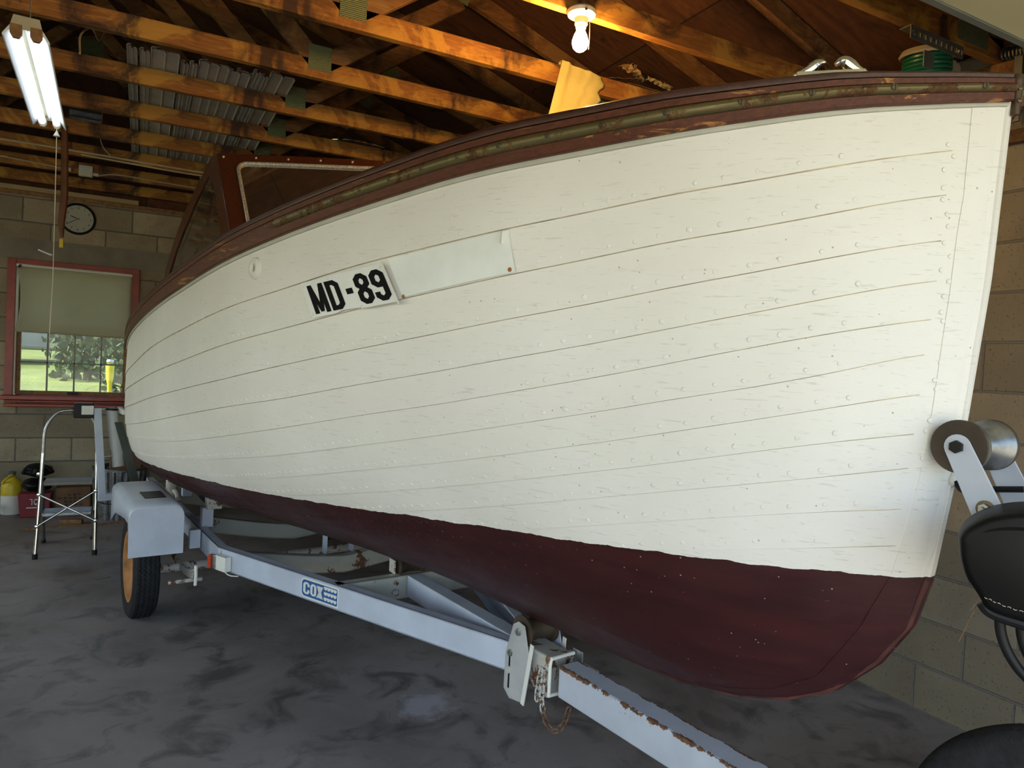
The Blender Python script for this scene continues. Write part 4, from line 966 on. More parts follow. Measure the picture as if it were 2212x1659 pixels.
# ---- windscreen
P1,P2=V(2.47,.80,1.885),V(2.86,.78,2.325)         # (t,l,z) corner post foot and head
P3=V(2.36,0,2.345); P4=V(1.98,0,1.94)
def L3(q,side=1): return V(*LP(q.x,q.y,q.z,side))
def frame_panel(nm,quad,hole,side,th,mat,glass,trim):
    """quad and hole: matching corner lists (t,l,z)"""
    A=[L3(q,side) for q in quad]; Hh=[L3(q,side) for q in hole]
    n=(A[1]-A[0]).cross(A[-1]-A[0]).normalized()*th
    k=len(A); mb=MB()
    vs=A+Hh+[q+n for q in A]+[q+n for q in Hh]
    fs=[]
    for i in range(k):
        j=(i+1)%k; fs+=[(i,j,k+j,k+i),(2*k+i,2*k+j,3*k+j,3*k+i),(i,j,2*k+j,2*k+i),(k+i,k+j,3*k+j,3*k+i)]
    mb.add(vs,fs); f=mb.build(nm,mat,boat,bevel=.002)
    c=sum((q for q in Hh),V(0,0,0))/k
    g=MB(); g.add([q+n*.5 for q in Hh]+[q+n*.5+n*.2 for q in Hh],[tuple(range(k)),tuple(range(k,2*k))]); g.build('pane',glass,f)
    MB().tube([c+(q-c)*.995+n*(1.02 if trim>0 else -.02) for q in Hh],abs(trim),8,closed=True).build('chrome_trim',MT['chrome_old'],f,smooth=True)
    return f,A,Hh,n
def lerp4(u,v): a=P1.lerp(P4,u); b=P2.lerp(P3,u); return a.lerp(b,v)
def rounded(u0,u1,v0,v1,ru,rv,n=5):
    out=[]
    for cu,cv,a0 in ((u0+ru,v0+rv,PI),(u1-ru,v0+rv,1.5*PI),(u1-ru,v1-rv,0),(u0+ru,v1-rv,.5*PI)):
        for i in range(n+1):
            a=a0+i/n*PI/2; out.append((cu+ru*math.cos(a),cv+rv*math.sin(a)))
    return out
for side in (1,-1):
    # front panel: outer outline matched point by point with the rounded hole
    hu=rounded(.085,.95,.10,.88,.05,.09); 
    def outp(u,v):
        # push to nearest border
        cu,cv=.52,.49; du,dv=u-cu,v-cv; s=min((.5/abs(du*1.0+1e-9))*1.0,(.5/abs(dv+1e-9))); uu=cu+du*min(.52/abs(du) if du<0 else .48/max(abs(du),1e-9),(.49 if dv<0 else .51)/max(abs(dv),1e-9)); vv=cv+dv*min(.52/abs(du) if du<0 else .48/max(abs(du),1e-9),(.49 if dv<0 else .51)/max(abs(dv),1e-9)); return uu,vv
    quad=[lerp4(*outp(u,v)) for u,v in hu]; hole=[lerp4(u,v) for u,v in hu]
    f,A,Hh,n=frame_panel('windscreen_front',quad,hole,side,.022,MT['mahog'],MT['wglass'],.0075)
    if side==1: f['label']='front windscreen panel in a mahogany frame'
    for i in range(6):
        q=L3(lerp4(.03+i*.155,.945),side); MB().lathe([(0,0),(.006,0),(.006,.004),(.003,.007),(0,.008)],o=q+(n if n.x>0 else V(0,0,0)),axis=(n if n.x>0 else -n),seg=12).build('screw',MT['chrome_old'],f,smooth=True)
    # side wing: swept back and down to the rail
    out_=[(2.86,.78,2.325),(2.93,.785,2.325),(3.05,.79,2.285),(3.22,.80,2.215),(3.42,.815,2.10),(3.58,.826,1.98),(3.70,.835,1.87),(3.80,.842,1.70),(3.5,.85,1.70),(3.2,.845,1.74),(2.85,.83,1.80),(2.55,.805,1.845),(2.47,.80,1.885),(2.60,.795,2.03),(2.73,.79,2.18)]
    inn=[(2.945,.787,2.235),(2.985,.789,2.24),(3.06,.791,2.215),(3.20,.80,2.145),(3.37,.813,2.04),(3.51,.824,1.935),(3.61,.833,1.84),(3.64,.838,1.775),(3.46,.846,1.79),(3.2,.842,1.815),(2.92,.83,1.85),(2.70,.812,1.885),(2.64,.805,1.93),(2.74,.797,2.04),(2.84,.79,2.15)]
    f,A,Hh,n=frame_panel('windscreen_wing',[V(*q) for q in out_],[V(*q) for q in inn],side,.02,MT['mahog'],MT['wglass'],-.009 if side>0 else .009)
    if side==1: f['label']='swept-back side wing of the windscreen'
    for (t,l,z) in ((3.16,.80,2.25),(3.42,.815,2.11),(3.6,.828,1.96),(3.74,.838,1.80)):
        MB().tube([L3(V(t,l-.0,z),side),L3(V(t+.03,l+.0,z+.028),side)],.0035,8).build('snap_stud',MT['chrome_old'],f)
    MB().tube(bez([L3(V(*q),side) for q in out_[0:8]],5),.0075,8).build('edge_trim',MT['chrome_old'],f,smooth=True)
MB().beam(LP(1.98,0,1.93),LP(2.36,0,2.35),.04,.03).build('centre_post',MT['mahog'],boat,bevel=.003)
MBT=Matrix.Translation(OB)@Matrix.Rotation(BROT,4,'Z')
tag(MB().box(MBT@V(S0-3.05,-.80,1.805),(.06,.06,.10)).build('foam_block',MT['yellow'],None,bevel=.012),'yellow foam block on the side deck behind the windscreen wing','foam block')
# ------------------------------------------------------------------ trailer (same axes as the boat)
tr=thing('boat_trailer','pale grey-blue boat trailer with rusty tongue carrying the wooden boat','trailer',OB,(0,0,BROT))
ZT,ZB=.4475,.340
def chan(name,p0,p1,mat,zt=ZT,zb_=ZB,fl=.045,inward=-1):
    """C channel between (t,l) points: outer web, top and bottom flanges turned inward"""
    a=V(S0-p0[0],-p0[1],0); b=V(S0-p1[0],-p1[1],0); d=(b-a).normalized(); nrm=V(-d.y,d.x,0)*inward
    mb=MB(); 
    for w0,w1,z0,z1 in ((0,.005,zb_,zt),(0,fl,zt-.005,zt),(0,fl,zb_,zb_+.005)):
        mb.prism([a+nrm*w0+V(0,0,z0),a+nrm*w1+V(0,0,z0),a+nrm*w1+V(0,0,z1),a+nrm*w0+V(0,0,z1)],b-a)
    return mb.build(name,mat,tr)
# tongue and its socket
tg=MB(); tg.bb((-.02,-.0425,ZB),(1.62,.0425,ZT)); tg.build('tongue',MT['tongue'],tr,bevel=.006)
sk=MB(); sk.bb((-.28,-.052,ZB-.012),(-.055,.052,ZT+.011)); so_=sk.build('tongue_socket',MT['rusty'],tr,bevel=.008)
MB().bb((-.075,-.0555,ZB-.016),(-.055,.0555,ZT+.015)).build('socket_collar',MT['rusty'],tr,bevel=.004)
for side in (1,-1):
    inw=-side
    chan('frame_rail',(1.36,.045*side),(3.13,.662*side),MT['trailer'],inward=-side)
    chan('frame_rail',(3.13,.662*side),(5.35,.662*side),MT['trailer'],inward=-side)
# cross members, dipped in the middle to clear the hull
def dip(t,mat,zmid,zend,half,name='cross_member'):
    n=12; mb=MB(); 
    for z0,z1,x0,x1 in ((-.095,0,0,.005),(-.005,0,0,.045),(-.095,-.09,0,.045)):
        rows=[]
        for i in range(n+1):
            l=-half+2*half*i/n; z=zmid+(zend-zmid)*min(1,abs(l)/half*1.02)**1.3
            x=S0-t; rows.append([(x-x0,-l,z+z0),(x-x1,-l,z+z0),(x-x1,-l,z+z1),(x-x0,-l,z+z1),(x-x0,-l,z+z0)])
        mb.grid(rows)
    return mb.build(name,mat,tr)
dip(3.10,MT['crossm'],.335,.435,.655); dip(3.92,MT['crossm'],.335,.455,.655); dip(4.9,MT['crossm'],.34,.45,.655)
chan('cross_member',(2.30,-.365),(2.30,.365),MT['crossm'],inward=-1)
MB().bb((S0-2.31,-.06,ZB),(S0-2.30,.06,ZT+.0)).build('joint_plate',MT['rusty'],tr)
for l in (.09,-.03):
    MB().lathe([(0,0),(.012,0),(.012,.008),(.006,.010),(0,.010)],o=(S0-2.294,-l,.42),axis=(1,0,0),seg=6).build('bolt',MT['rusty'],tr)
    MB().lathe([(0,0),(.016,0),(.016,.006),(.008,.010),(0,.010)],o=(S0-2.294,-l,.375),axis=(1,0,0),seg=12).build('bolt',MT['rusty'],tr)
# centre beam from the socket back under the keel
cb=MB(); cb.bb((S0-2.29,-.035,ZB+.01),(-.28,.035,ZT)); cb.build('centre_beam',MT['trailer'],tr,bevel=.004)
# keel rollers on bracket plates
def krol(t,zc,lab,plates=True,big=False):
    R=.038; k=zkeel(t)
    g=MB(); zc=k-R-.004
    g.lathe([(0,-.062),(R+.018,-.062),(R+.018,-.055),(R+.004,-.05),(R,-.02),(R-.004,0),(R,.02),(R+.004,.05),(R+.018,.055),(R+.018,.062),(0,.062)],o=(S0-t,0,zc),axis=(0,1,0),seg=28)
    r_=g.build('keel_roller',MT['roller'],tr,smooth=True)
    return zc
zc=krol(1.375,0,'')
pw=.028
for side in (1,-1):
    y=-.072*side
    o_=[(S0-1.375+.032,y,zc+.030),(S0-1.375-.004,y,zc+.036),(S0-1.375-.034,y,zc+.018),(S0-1.42-.030,y,zc-.10),(S0-1.42-.030,y,zc-.225),(S0-1.42+.006,y,zc-.25),(S0-1.36+.035,y,zc-.235),(S0-1.33+.030,y,zc-.10)]
    p_=MB().prism(o_,(0,-.004*side,0)).build('roller_bracket',MT['trailer'] if side<0 else simple('bracket_paint',(.42,.43,.43),.45,var=.12),tr,bevel=.002)
    MB().beam((S0-1.33+.030,y,zc-.02),(S0-1.36+.035,y-.012*side,zc-.235),.018,.004,up=(0,1,0)).build('bracket_flange',MT['whitepl'],p_,bevel=.001)
    for dz,dx,r in ((0,0,.010),(-.088,-.042,.0095),(-.15,-.045,.0095)):
        MB().lathe([(0,0),(r+.004,0),(r+.004,.002),(r,.003),(r,.009),(0,.010)],o=(S0-1.375+dx,y-.0045*side,zc+dz),axis=(0,-side,0),seg=6).build('bolt',MT['steel'] if dz>-.1 else MT['rusty'],p_)
    MB().bb((S0-1.375-.049,min(y-.0052*side,y-.004*side),zc-.215),(S0-1.375-.041,max(y-.0052*side,y-.004*side),zc-.10)).build('slot',MT['ink'],p_)
zc2=krol(2.36,0,'')
for side in (1,-1):
    MB().bb((S0-2.39,-.078*side-.003,ZT),(S0-2.33,-.078*side+.003,zc2+.03)).build('roller_bracket',MT['rusty'],tr,bevel=.003)
zc3=krol(3.2,0,'')
for side in (1,-1): MB().bb((S0-3.23,-.078*side-.003,.33),(S0-3.17,-.078*side+.003,zc3+.03)).build('roller_bracket',MT['trailer'],tr)
# bunk brackets, slotted uprights
for t,l in ((3.14,-.17),(3.14,.17)):
    pass
mb=MB(); mb.bb((S0-3.16,.155,.34),(S0-3.13,.20,.50)); u=mb.build('slotted_upright',MT['trailer'],tr); MB().bb((S0-3.1295,.172,.40),(S0-3.1285,.184,.48)).build('slot',MT['ink'],u)
# side support: adjustable pad and arm between rail and hull
for side in (1,-1):
    MB().beam(LP(3.66,.575*side,.575),LP(4.80,.50*side,.545),.07,.04).build('bunk',simple('dark_bunk_carpet',(.035,.04,.035),.95,var=.3),tr,bevel=.006)
    e=MB(); e.box(LP(3.62,.578*side,.572),(.05,.085,.065)); e.build('bunk_end_clamp',MT['rusty'],tr,bevel=.006)
    MB().bb((S0-3.66,-.64 if side>0 else .58,.44),(S0-3.60,-.58 if side>0 else .64,.55)).build('bunk_bracket',MT['trailer'],tr,bevel=.003)
    MB().bb((S0-4.6,-.56 if side>0 else .50,.44),(S0-4.55,-.50 if side>0 else .56,.53)).build('bunk_bracket',MT['trailer'],tr,bevel=.003)
# U bolt round the tongue
ub=[LP(1.222,.053,ZB-.006),LP(1.222,.053,ZT-.01),LP(1.222,.048,ZT+.010),LP(1.222,-.02,ZT+.012),LP(1.222,-.050,ZT+.012)]
MB().tube(ub,.0062,10).build('u_bolt',MT['whitepl'],tr,smooth=True)
MB().tube([LP(1.222,.053,ZB-.006),LP(1.222,-.05,ZB-.008)],.0062,8).build('u_bolt',MT['whitepl'],tr,smooth=True)
MB().box(LP(1.21,-.058,ZT-.01),(.05,.006,.07)).build('u_bolt_plate',MT['galv'],tr,bevel=.002)
MB().box(LP(1.16,-.075,ZT-.045),(.07,.004,.05)).build('lamp_tab',MT['whitepl'],tr)
# safety chains
def link(mb,c,d,up,L=.030,w=.017,r=.0032):
    d=d.normalized(); s=d.cross(up).normalized(); pts=[]
    for i in range(7): a=-PI/2+PI*i/6; pts.append(c+d*(L/2-w/2+math.cos(a)*w/2)+s*math.sin(a)*w/2)
    for i in range(7): a=PI/2+PI*i/6; pts.append(c+d*(-(L/2-w/2)+math.cos(a)*w/2)+s*math.sin(a)*w/2)
    mb.tube(pts,r,6,closed=True)
def chain(pts,mats,name):
    P=bez(pts,30); n=[0]; 
    for i in range(1,len(P)): n.append(n[-1]+(P[i]-P[i-1]).length)
    s=.012; k=0; groups={}
    while s<n[-1]-.008:
        i=next(j for j in range(len(n)) if n[j]>=s); d=P[i]-P[i-1]; up=V(1,0,.1) if k%2 else V(0,1,.12)
        mt=mats(s/n[-1]); mb=MB(); link(mb,P[i],d,up); mb.build(name,MT[mt],chp,smooth=True); s+=.0225; k+=1
chp=MB().bb((S0-1.262,-.0575,ZB-.01),(S0-1.245,-.0535,ZB+.07)).build('safety_chain',MT['whitepl'],tr)
chain([LP(1.255,.062,ZB+.075),LP(1.262,.066,ZB+.03),LP(1.268,.066,ZB-.02),LP(1.272,.064,ZB-.055)],lambda f:'rusty','chain_link')
chain([LP(1.238,.062,ZB+.075),LP(1.238,.068,ZB+.03),LP(1.238,.068,ZB-.03),LP(1.225,.060,ZB-.085),LP(1.195,.045,ZB-.115),LP(1.165,.03,ZB-.08),LP(1.150,.02,ZB-.01)],lambda f:'rusty' if f<.4 else 'chainrust','chain_link')
# maker's sticker on the near frame rail
ra=V(S0-1.36,-.045,0); rb=V(S0-3.13,-.662,0); rd=(ra-rb).normalized(); rn=V(rd.y,-rd.x,0); 
if rn.y>0: rn=-rn
def rpnt(a,z,o=0): # a metres along the rail from its rear bend
    return rb+rd*a+V(0,0,z)+rn*o
SA,SBB,SZ0,SZ1=.648,.898,.349,.437
def sp(u,v,o): return rpnt(SA+(SBB-SA)*u,SZ1+(SZ0-SZ1)*v,o)
def rr_poly(u0,u1,v0,v1,r,left=True):
    asp=(SZ1-SZ0)/(SBB-SA); o=[]
    for cu,cv,a0,rad in ((u0+r*asp,v0+r,PI,r if left else r*.3),(u1-r*.25*asp,v0+r*.25,1.5*PI,r*.25),(u1-r*.25*asp,v1-r*.25,0,r*.25),(u0+r*asp,v1-r,.5*PI,r)):
        for i in range(6):
            a=a0+i/5*PI/2; o.append((cu+rad*asp*math.cos(a),cv+rad*math.sin(a)))
    return o
mb=MB(); o_=rr_poly(0,1,0,1,.28); mb.prism([sp(u,v,.0002) for u,v in o_],rn*.0012); stk=mb.build('maker_sticker',MT['white'],tr)
mb=MB(); o_=rr_poly(.03,.97,.085,.915,.22); mb.add([sp(u,v,.0018) for u,v in o_],[tuple(range(len(o_)))]); mb.build('blue_field',MT['blue'],stk)
mb=MB()
def st2(poly): mb.add([sp(u,v,.0023) for u,v in poly],[tuple(range(len(poly)))])
def ring2(u0,u1,v0,v1,wu,wv,skip=()):
    cu=wu*.8; cv=wv*1.0
    o=[(u0+cu,v0),(u1-cu,v0),(u1,v0+cv),(u1,v1-cv),(u1-cu,v1),(u0+cu,v1),(u0,v1-cv),(u0,v0+cv)]
    a0,a1,b0,b1=u0+wu,u1-wu,v0+wv,v1-wv; i=[(a0+.008,b0),(a1-.008,b0),(a1,b0+.05),(a1,b1-.05),(a1-.008,b1),(a0+.008,b1),(a0,b1-.05),(a0,b0+.05)]
    for k in range(8):
        if k not in skip: st2([o[k],o[(k+1)%8],i[(k+1)%8],i[k]])
ring2(.07,.245,.20,.80,.062,.10,skip=(2,)); st2([(.183,.30),(.245,.30),(.245,.42),(.183,.42)]); st2([(.183,.58),(.245,.58),(.245,.70),(.183,.70)])
ring2(.265,.425,.20,.80,.058,.10)
st2([(.435,.20),(.515,.20),(.60,.80),(.52,.80)]); st2([(.535,.20),(.60,.20),(.50,.80),(.435,.80)]); st2([(.43,.20),(.53,.20),(.53,.24),(.43,.24)]); st2([(.51,.20),(.61,.20),(.61,.24),(.51,.24)]); st2([(.42,.76),(.50,.76),(.50,.80),(.42,.80)]); st2([(.51,.76),(.61,.76),(.61,.80),(.51,.80)])
for r in range(3):
    v0=.13+.265*r
    for c in range(4):
        u0=.625+.083*c; pts=[(u0,v0+.0),(u0+.083,v0+.0)]+[(u0+.0415+.0415*math.cos(a),v0+.05+.12*math.sin(a)) for a in [PI*i/8 for i in range(9)]]; st2(pts)
mb.build('lettering',MT['white'],stk)
# side marker lamp at the bend of the rail
bx=MB().box(rpnt(.075,.385,.02),(.085,.035,.072),Matrix.Rotation(math.atan2(rd.y,rd.x),3,'Z')).build('marker_lamp_bracket',MT['whitepl'],tr,bevel=.002)
MB().box(rpnt(.02,.385,.032),(.045,.018,.066),Matrix.Rotation(math.atan2(rd.y,rd.x),3,'Z')).build('lamp_body',MT['steel'],bx,bevel=.003)
MB().box(rpnt(.0,.385,.040),(.018,.034,.066),Matrix.Rotation(math.atan2(rd.y,rd.x)+.5,3,'Z')).build('lamp_lens',MT['amber'],bx,bevel=.004)
MB().tube(bez([rpnt(.06,.345,.01),rpnt(.10,.325,.0),rpnt(.16,.33,-.01)],6),.003,6).build('lamp_wire',MT['whitepl'],bx)
# axle, spring, wheels and fenders
MB().tube([LP(3.6,.86,.235),LP(3.6,-.86,.235)],.024,14).build('axle',MT['rusty'],tr,smooth=True)
for side in (1,-1):
    yl=.945*side
    W=MB(); R=.268
    W.lathe([(R-.085,-.052),(R-.05,-.062),(R-.018,-.060),(R-.003,-.048),(R,-.03),(R+.001,0),(R,.03),(R-.003,.048),(R-.018,.060),(R-.05,.062),(R-.085,.052),(R-.085,-.052)],o=LP(3.6,yl,R),axis=(0,1,0),seg=64)
    wl=W.build('tyre',MT['rubber'],tr,smooth=True)
    gm=MB()
    for k,yy in enumerate((-.034,-.012,.012,.034)):
        n=150; pts=[]
        for i in range(n): a=2*PI*i/n; pts.append(V(*LP(3.6,yl,R))+V((R+.0008)*math.cos(a),yy+.0045*(1 if i%2 else -1),(R+.0008)*math.sin(a)))
        gm.tube(pts,.0022,4,closed=True)
    gm.build('tread_grooves',MT['ink'],wl)
    MB().lathe([(0,.03),(.05,.03),(.06,.02),(.12,.016),(.15,.03),(.165,.052),(.185,.056),(.185,-.056),(.165,-.052),(0,-.04)],o=LP(3.6,yl,R),axis=(0,-side,0),seg=40).build('wheel_rim',MT['orangerim'],wl,smooth=True)
    # fender: bent sheet, flat top, rounded front, open behind
    sec=[] ; yo,yi=1.045,.795
    def fsec(x,zt_,zb2): # cross section (outer skirt short, rounded corners)
        r=.045; pts=[(yo,zb2)]
        for i in range(6): a=PI*i/10; pts.append((yo-r+r*math.cos(a),zt_-r+r*math.sin(a)))
        for i in range(6): a=PI/2+PI*i/10; pts.append((yi+r+r*math.cos(a),zt_-r+r*math.sin(a)))
        pts.append((yi,zb2)); return [LP(x,l*side,z) for l,z in pts]
    F=MB(); rows=[]
    for i in range(7):
        a=PI/2*i/6; rows.append(fsec(3.34-.055*math.sin(a),.60+.055*math.cos(a) if False else .655-.055*(1-math.cos(a)),.55))
    rows=[fsec(3.98,.655,.44),fsec(3.8,.655,.52),fsec(3.45,.655,.56),fsec(3.33,.655,.56),fsec(3.30,.648,.50),fsec(3.285,.635,.42)]
    F.grid(rows)
    fo=F.build('fender',MT['trailer'],tr,smooth=True,angle=50); q=fo.modifiers.new('t','SOLIDIFY'); q.thickness=.003
    r=.045; fr=[(1.045,.395),(1.045,.59)]+[(1.045-r+r*math.cos(a),.59+r*math.sin(a)) for a in [PI*i/12 for i in range(1,7)]]+[(.795+r+r*math.cos(a),.59+r*math.sin(a)) for a in [PI/2+PI*i/12 for i in range(0,7)]]+[(.795,.395)]
    MB().prism([LP(3.287,l*side,z) for l,z in fr],(.003,0,0)).build('fender_front',MT['trailer'],tr,bevel=.001)
    MB().prism([LP(t,.855*side,.656) for t in (3.44,3.62)]+[LP(t,.955*side,.656) for t in (3.62,3.44)],(0,0,.003)).build('step_mat',MT['vinyl'],tr)
    sp_=MB()
    for j in range(3):
        sp_.tube(bez([LP(3.22+.0,.745*side,.315-.02*j),LP(3.4,.745*side,.27-.012*j),LP(3.6,.745*side,.255-.012*j),LP(3.8,.745*side,.27-.012*j),LP(3.98,.745*side,.315-.02*j)],5),.009,6)
    sp_.build('leaf_spring',MT['rusty'],tr,smooth=True)
    MB().tube([LP(3.22,.745*side,.34),LP(3.21,.745*side,.29),LP(3.22,.745*side,.24)],.008,8).build('spring_shackle',MT['whitepl'],tr,smooth=True)
    MB().bb((S0-3.52,-.725 if side>0 else .67,.36),(S0-3.48,-.67 if side>0 else .725,.46)).build('spring_hanger',MT['trailer'],tr,bevel=.003)
    MB().tube([LP(3.28,.70*side,.25),LP(3.28,.86*side,.25)],.01,8).build('shock_bar',MT['rusty'],tr)
    # guide post at the rear corner with pipe sleeve and lamp
    gp=MB().beam(LP(4.90,.995*side,.40),LP(4.98,1.035*side,1.0),.045,.05,up=(1,0,0)).build('guide_post',MT['trailer'],tr,bevel=.003)
    MB().beam(LP(4.90,.66*side,.415),LP(4.90,1.02*side,.40),.05,.045).build('guide_post_foot',MT['trailer'],tr,bevel=.003)
    MB().tube([LP(5.00,.945*side,.985),LP(4.94,.90*side,.60)],.036,20).build('pipe_sleeve',MT['pvc'],gp,smooth=True)
    MB().tube([LP(5.0,.946*side,1.0),LP(5.0,.947*side,.985)],.040,20).build('pipe_cap',MT['black'],gp,smooth=True)
    MB().beam(LP(4.98,1.035*side,.99),LP(5.0,.93*side,1.0),.012,.008).build('sleeve_clamp',MT['galv'],gp)
    MB().beam(LP(4.93,1.01*side,.665),LP(4.95,.88*side,.68),.012,.008).build('sleeve_clamp',MT['galv'],gp)
    MB().box(LP(4.97,1.115*side,.985),(.06,.115,.10)).build('tail_lamp',MT['black'],gp,bevel=.006)
    MB().box(LP(4.935,1.095*side,.99),(.012,.07,.06)).build('lamp_bracket',MT['whitepl'],gp,bevel=.002)
# winch post, bow roller, winch
wp=MB().beam(LP(-.34,0,.40),LP(-.235,0,1.14),.06,.055,up=(1,0,0)).build('winch_post',MT['trailer'],tr,bevel=.004)
RC=V(*LP(.018,0,1.320))
MB().lathe([(0,-.070),(.050,-.070),(.051,-.060),(.036,-.030),(.022,-.012),(.020,0),(.022,.012),(.036,.030),(.051,.060),(.050,.070),(0,.070)],o=RC,axis=(0,1,0),seg=40).build('bow_roller',[MT['galv']],tr,smooth=True,angle=30)
for s in (-1,1): MB().lathe([(.0,0),(.050,0),(.0515,.003),(.050,.006),(0,.006)],o=RC+V(0,s*.0705,0),axis=(0,s,0),seg=40).build('roller_flange',MT['roller'],tr,smooth=True)
for s in (-1,1):
    y=s*.0775
    a=RC+V(0,y,0); b=V(*LP(-.075,0,1.135))+V(0,y,0); d=(b-a).normalized(); nn=V(d.z,0,-d.x)
    ol=[a-d*0+nn*.024*math.cos(q)-d*.024*math.sin(q) for q in [PI*i/10 for i in range(11)]]+[b-nn*.030,b+nn*.030]
    ar=MB().prism(ol,(0,.004*s,0)).build('roller_arm',MT['trailer'],tr,bevel=.0015)
    MB().lathe([(0,0),(.0125,0),(.0125,.009),(0,.009)],o=a+V(0,s*.004,0),axis=(0,s,0),seg=6).build('axle_nut',MT['black'] if s<0 else MT['steel'],ar)
    c=a+d*.122+V(0,s*.004,0); MB().lathe([(0,0),(.016,0),(.016,.002),(0,.003)],o=c,axis=(0,s,0),seg=20).build('washer',MT['screw'],ar); MB().lathe([(.0,.002),(.0105,.002),(.0105,.010),(.0055,.011),(.0055,.020),(0,.020)],o=c,axis=(0,s,0),seg=6).build('bolt',MT['steel'],ar)
b=V(*LP(-.115,0,1.135)); MB().box(b+V(.055,0,-.01),(.15,.145,.05)).build('winch_frame',MT['rusty'],tr,bevel=.004)
MB().tube([b+V(.03,-.05,.055),b+V(.03,.05,.055)],.030,16).build('winch_drum',MT['galv'],tr,smooth=True)
MB().tube(bez([b+V(-.035,-.02,.075),b+V(0,-.03,.095),b+V(.05,-.05,.088),b+V(.10,-.06,.070)],6),[.010]*6+[.012]*6+[.010]*7,10).build('pawl_lever',MT['galv'],tr,smooth=True)
MB().tube(bez([b+V(.0,-.02,.03),b+V(.06,-.05,.02),b+V(.12,-.06,.035),b+V(.17,-.05,.05)],6),.013,10).build('winch_lever',MT['black'],tr,smooth=True)
MB().beam(b+V(.05,.03,.09),b+V(.16,.02,.02),.03,.006).build('winch_strap_plate',MT['trailer'],tr)
# bow eye on the stem and the hook
eye=RC+V(-.034,0,-.072)
mb=MB(); mb.tube([eye+V(-.0,.012*math.sin(a)-.0,.012*math.cos(a)) for a in [2*PI*i/16 for i in range(16)]],.0045,8,closed=True); e2=mb.build('bow_eye',MT['whitepl'],boat,smooth=True)
MB().tube(bez([eye+V(.004,0,-.006),eye+V(.02,-.01,-.018),eye+V(.045,-.012,-.012),eye+V(.12,0,.0)],5),.006,8).build('winch_hook',MT['black'],tr,smooth=True)
# green tie-down strap at the stern quarter
t=thing('tie_down_strap','dark green tie-down strap running from the stern down to the trailer behind the fender','strap',OB,(0,0,BROT))
a,b_=V(*LP(4.80,.925,.92)),V(*LP(4.42,.86,.56)); d=b_-a
MB().beam(a,b_,.050,.004,up=(1,.2,.3)).build('webbing',MT['strap'],t)
MB().box(a+d*1.0+V(.0,-.0,-.02),(.03,.065,.08),Euler((-.15,.35,0)).to_matrix()).build('buckle',MT['strap'],t,bevel=.006)
MB().tube([b_+V(0,0,-.05),V(*LP(4.40,.68,.40))],.006,8).build('hook',MT['steel'],t)
t=thing('white_pulley_bracket','grimy white cast bracket standing behind the fender under the hull','bracket',OB,(0,0,BROT))
q=V(*LP(4.15,.70,.4485))
MB().lathe([(0,0),(.045,0),(.045,.012),(.026,.02),(.024,.10),(.034,.12),(.036,.17),(.025,.20),(0,.205)],o=q,seg=20).build('body',MT['rusty'],t,smooth=True)
MB().tube([q+V(0,0,.13),q+V(.06,.02,.10),q+V(.11,.02,.07)],.016,10).build('arm',MT['rusty'],t,smooth=True)

# ------------------------------------------------------------------ step ladder
t=thing('step_ladder','folding chrome step ladder with a high curved handrail, below the window','ladder',(0,0,0))
fl_,fr_=V(-.575,5.54,0),V(-.236,5.55,0)
def leg(nm,pts,r,mat): return MB().tube(pts,r,14).build(nm,mat,t,smooth=True)
topL,topR=V(-.556,5.63,.69),V(-.246,5.63,.69)
leg('front_leg',[fl_+V(0,0,.02),topL],.0125,MT['chrome']); leg('front_leg',[fr_+V(0,0,.02),topR],.0125,MT['chrome'])
hr=bez([topL,V(-.553,5.65,.83),V(-.53,5.655,.90),V(-.49,5.66,.955),V(-.44,5.66,.975),V(-.36,5.66,.975),V(-.31,5.66,.955),V(-.27,5.655,.90),V(-.250,5.65,.83),topR],6)
leg('handrail',hr,.0095,MT['black'] if False else MT['steel'])
for s,a in ((-1,V(-.572,5.98,.0)),(1,V(-.272,6.0,0))):
    leg('rear_leg',[a+V(0,0,.02),(topL if s<0 else topR)+V(.0,.02,-.20)],.011,MT['trackm'])
    MB().tube([a,a+V(0,0,.03)],.014,12).build('rubber_foot',MT['black'],t,smooth=True)
for a in (fl_,fr_): MB().tube([a,a+V(0,0,.035)],.0165,12).build('rubber_foot',MT['black'],t,smooth=True)
xz=.0
for a,b2 in ((V(-.567,5.565,.425),V(-.238,5.56,.235)),(V(-.572,5.555,.215),V(-.243,5.585,.435))):
    leg('cross_brace',[a+V(0,-.012,0),b2+V(0,-.012,0)],.0075,MT['chrome'])
for z,y,w in ((.485,5.60,.0),(.285,5.56,.0)):
    MB().bb((-.548,y,z-.012),(-.262,y+.16,z+.014)).build('step',MT['galv'] if z<.4 else simple('worn_step_tread',(.22,.20,.16),.6,.4),t,bevel=.005)
for a in (V(-.567,5.56,.425),V(-.238,5.56,.235),V(-.572,5.555,.215),V(-.243,5.58,.435)): MB().lathe([(0,0),(.012,0),(.010,.006),(0,.008)],o=a+V(0,-.020,0),axis=(0,-1,0),seg=12).build('rivet',MT['chrome'],t,smooth=True)

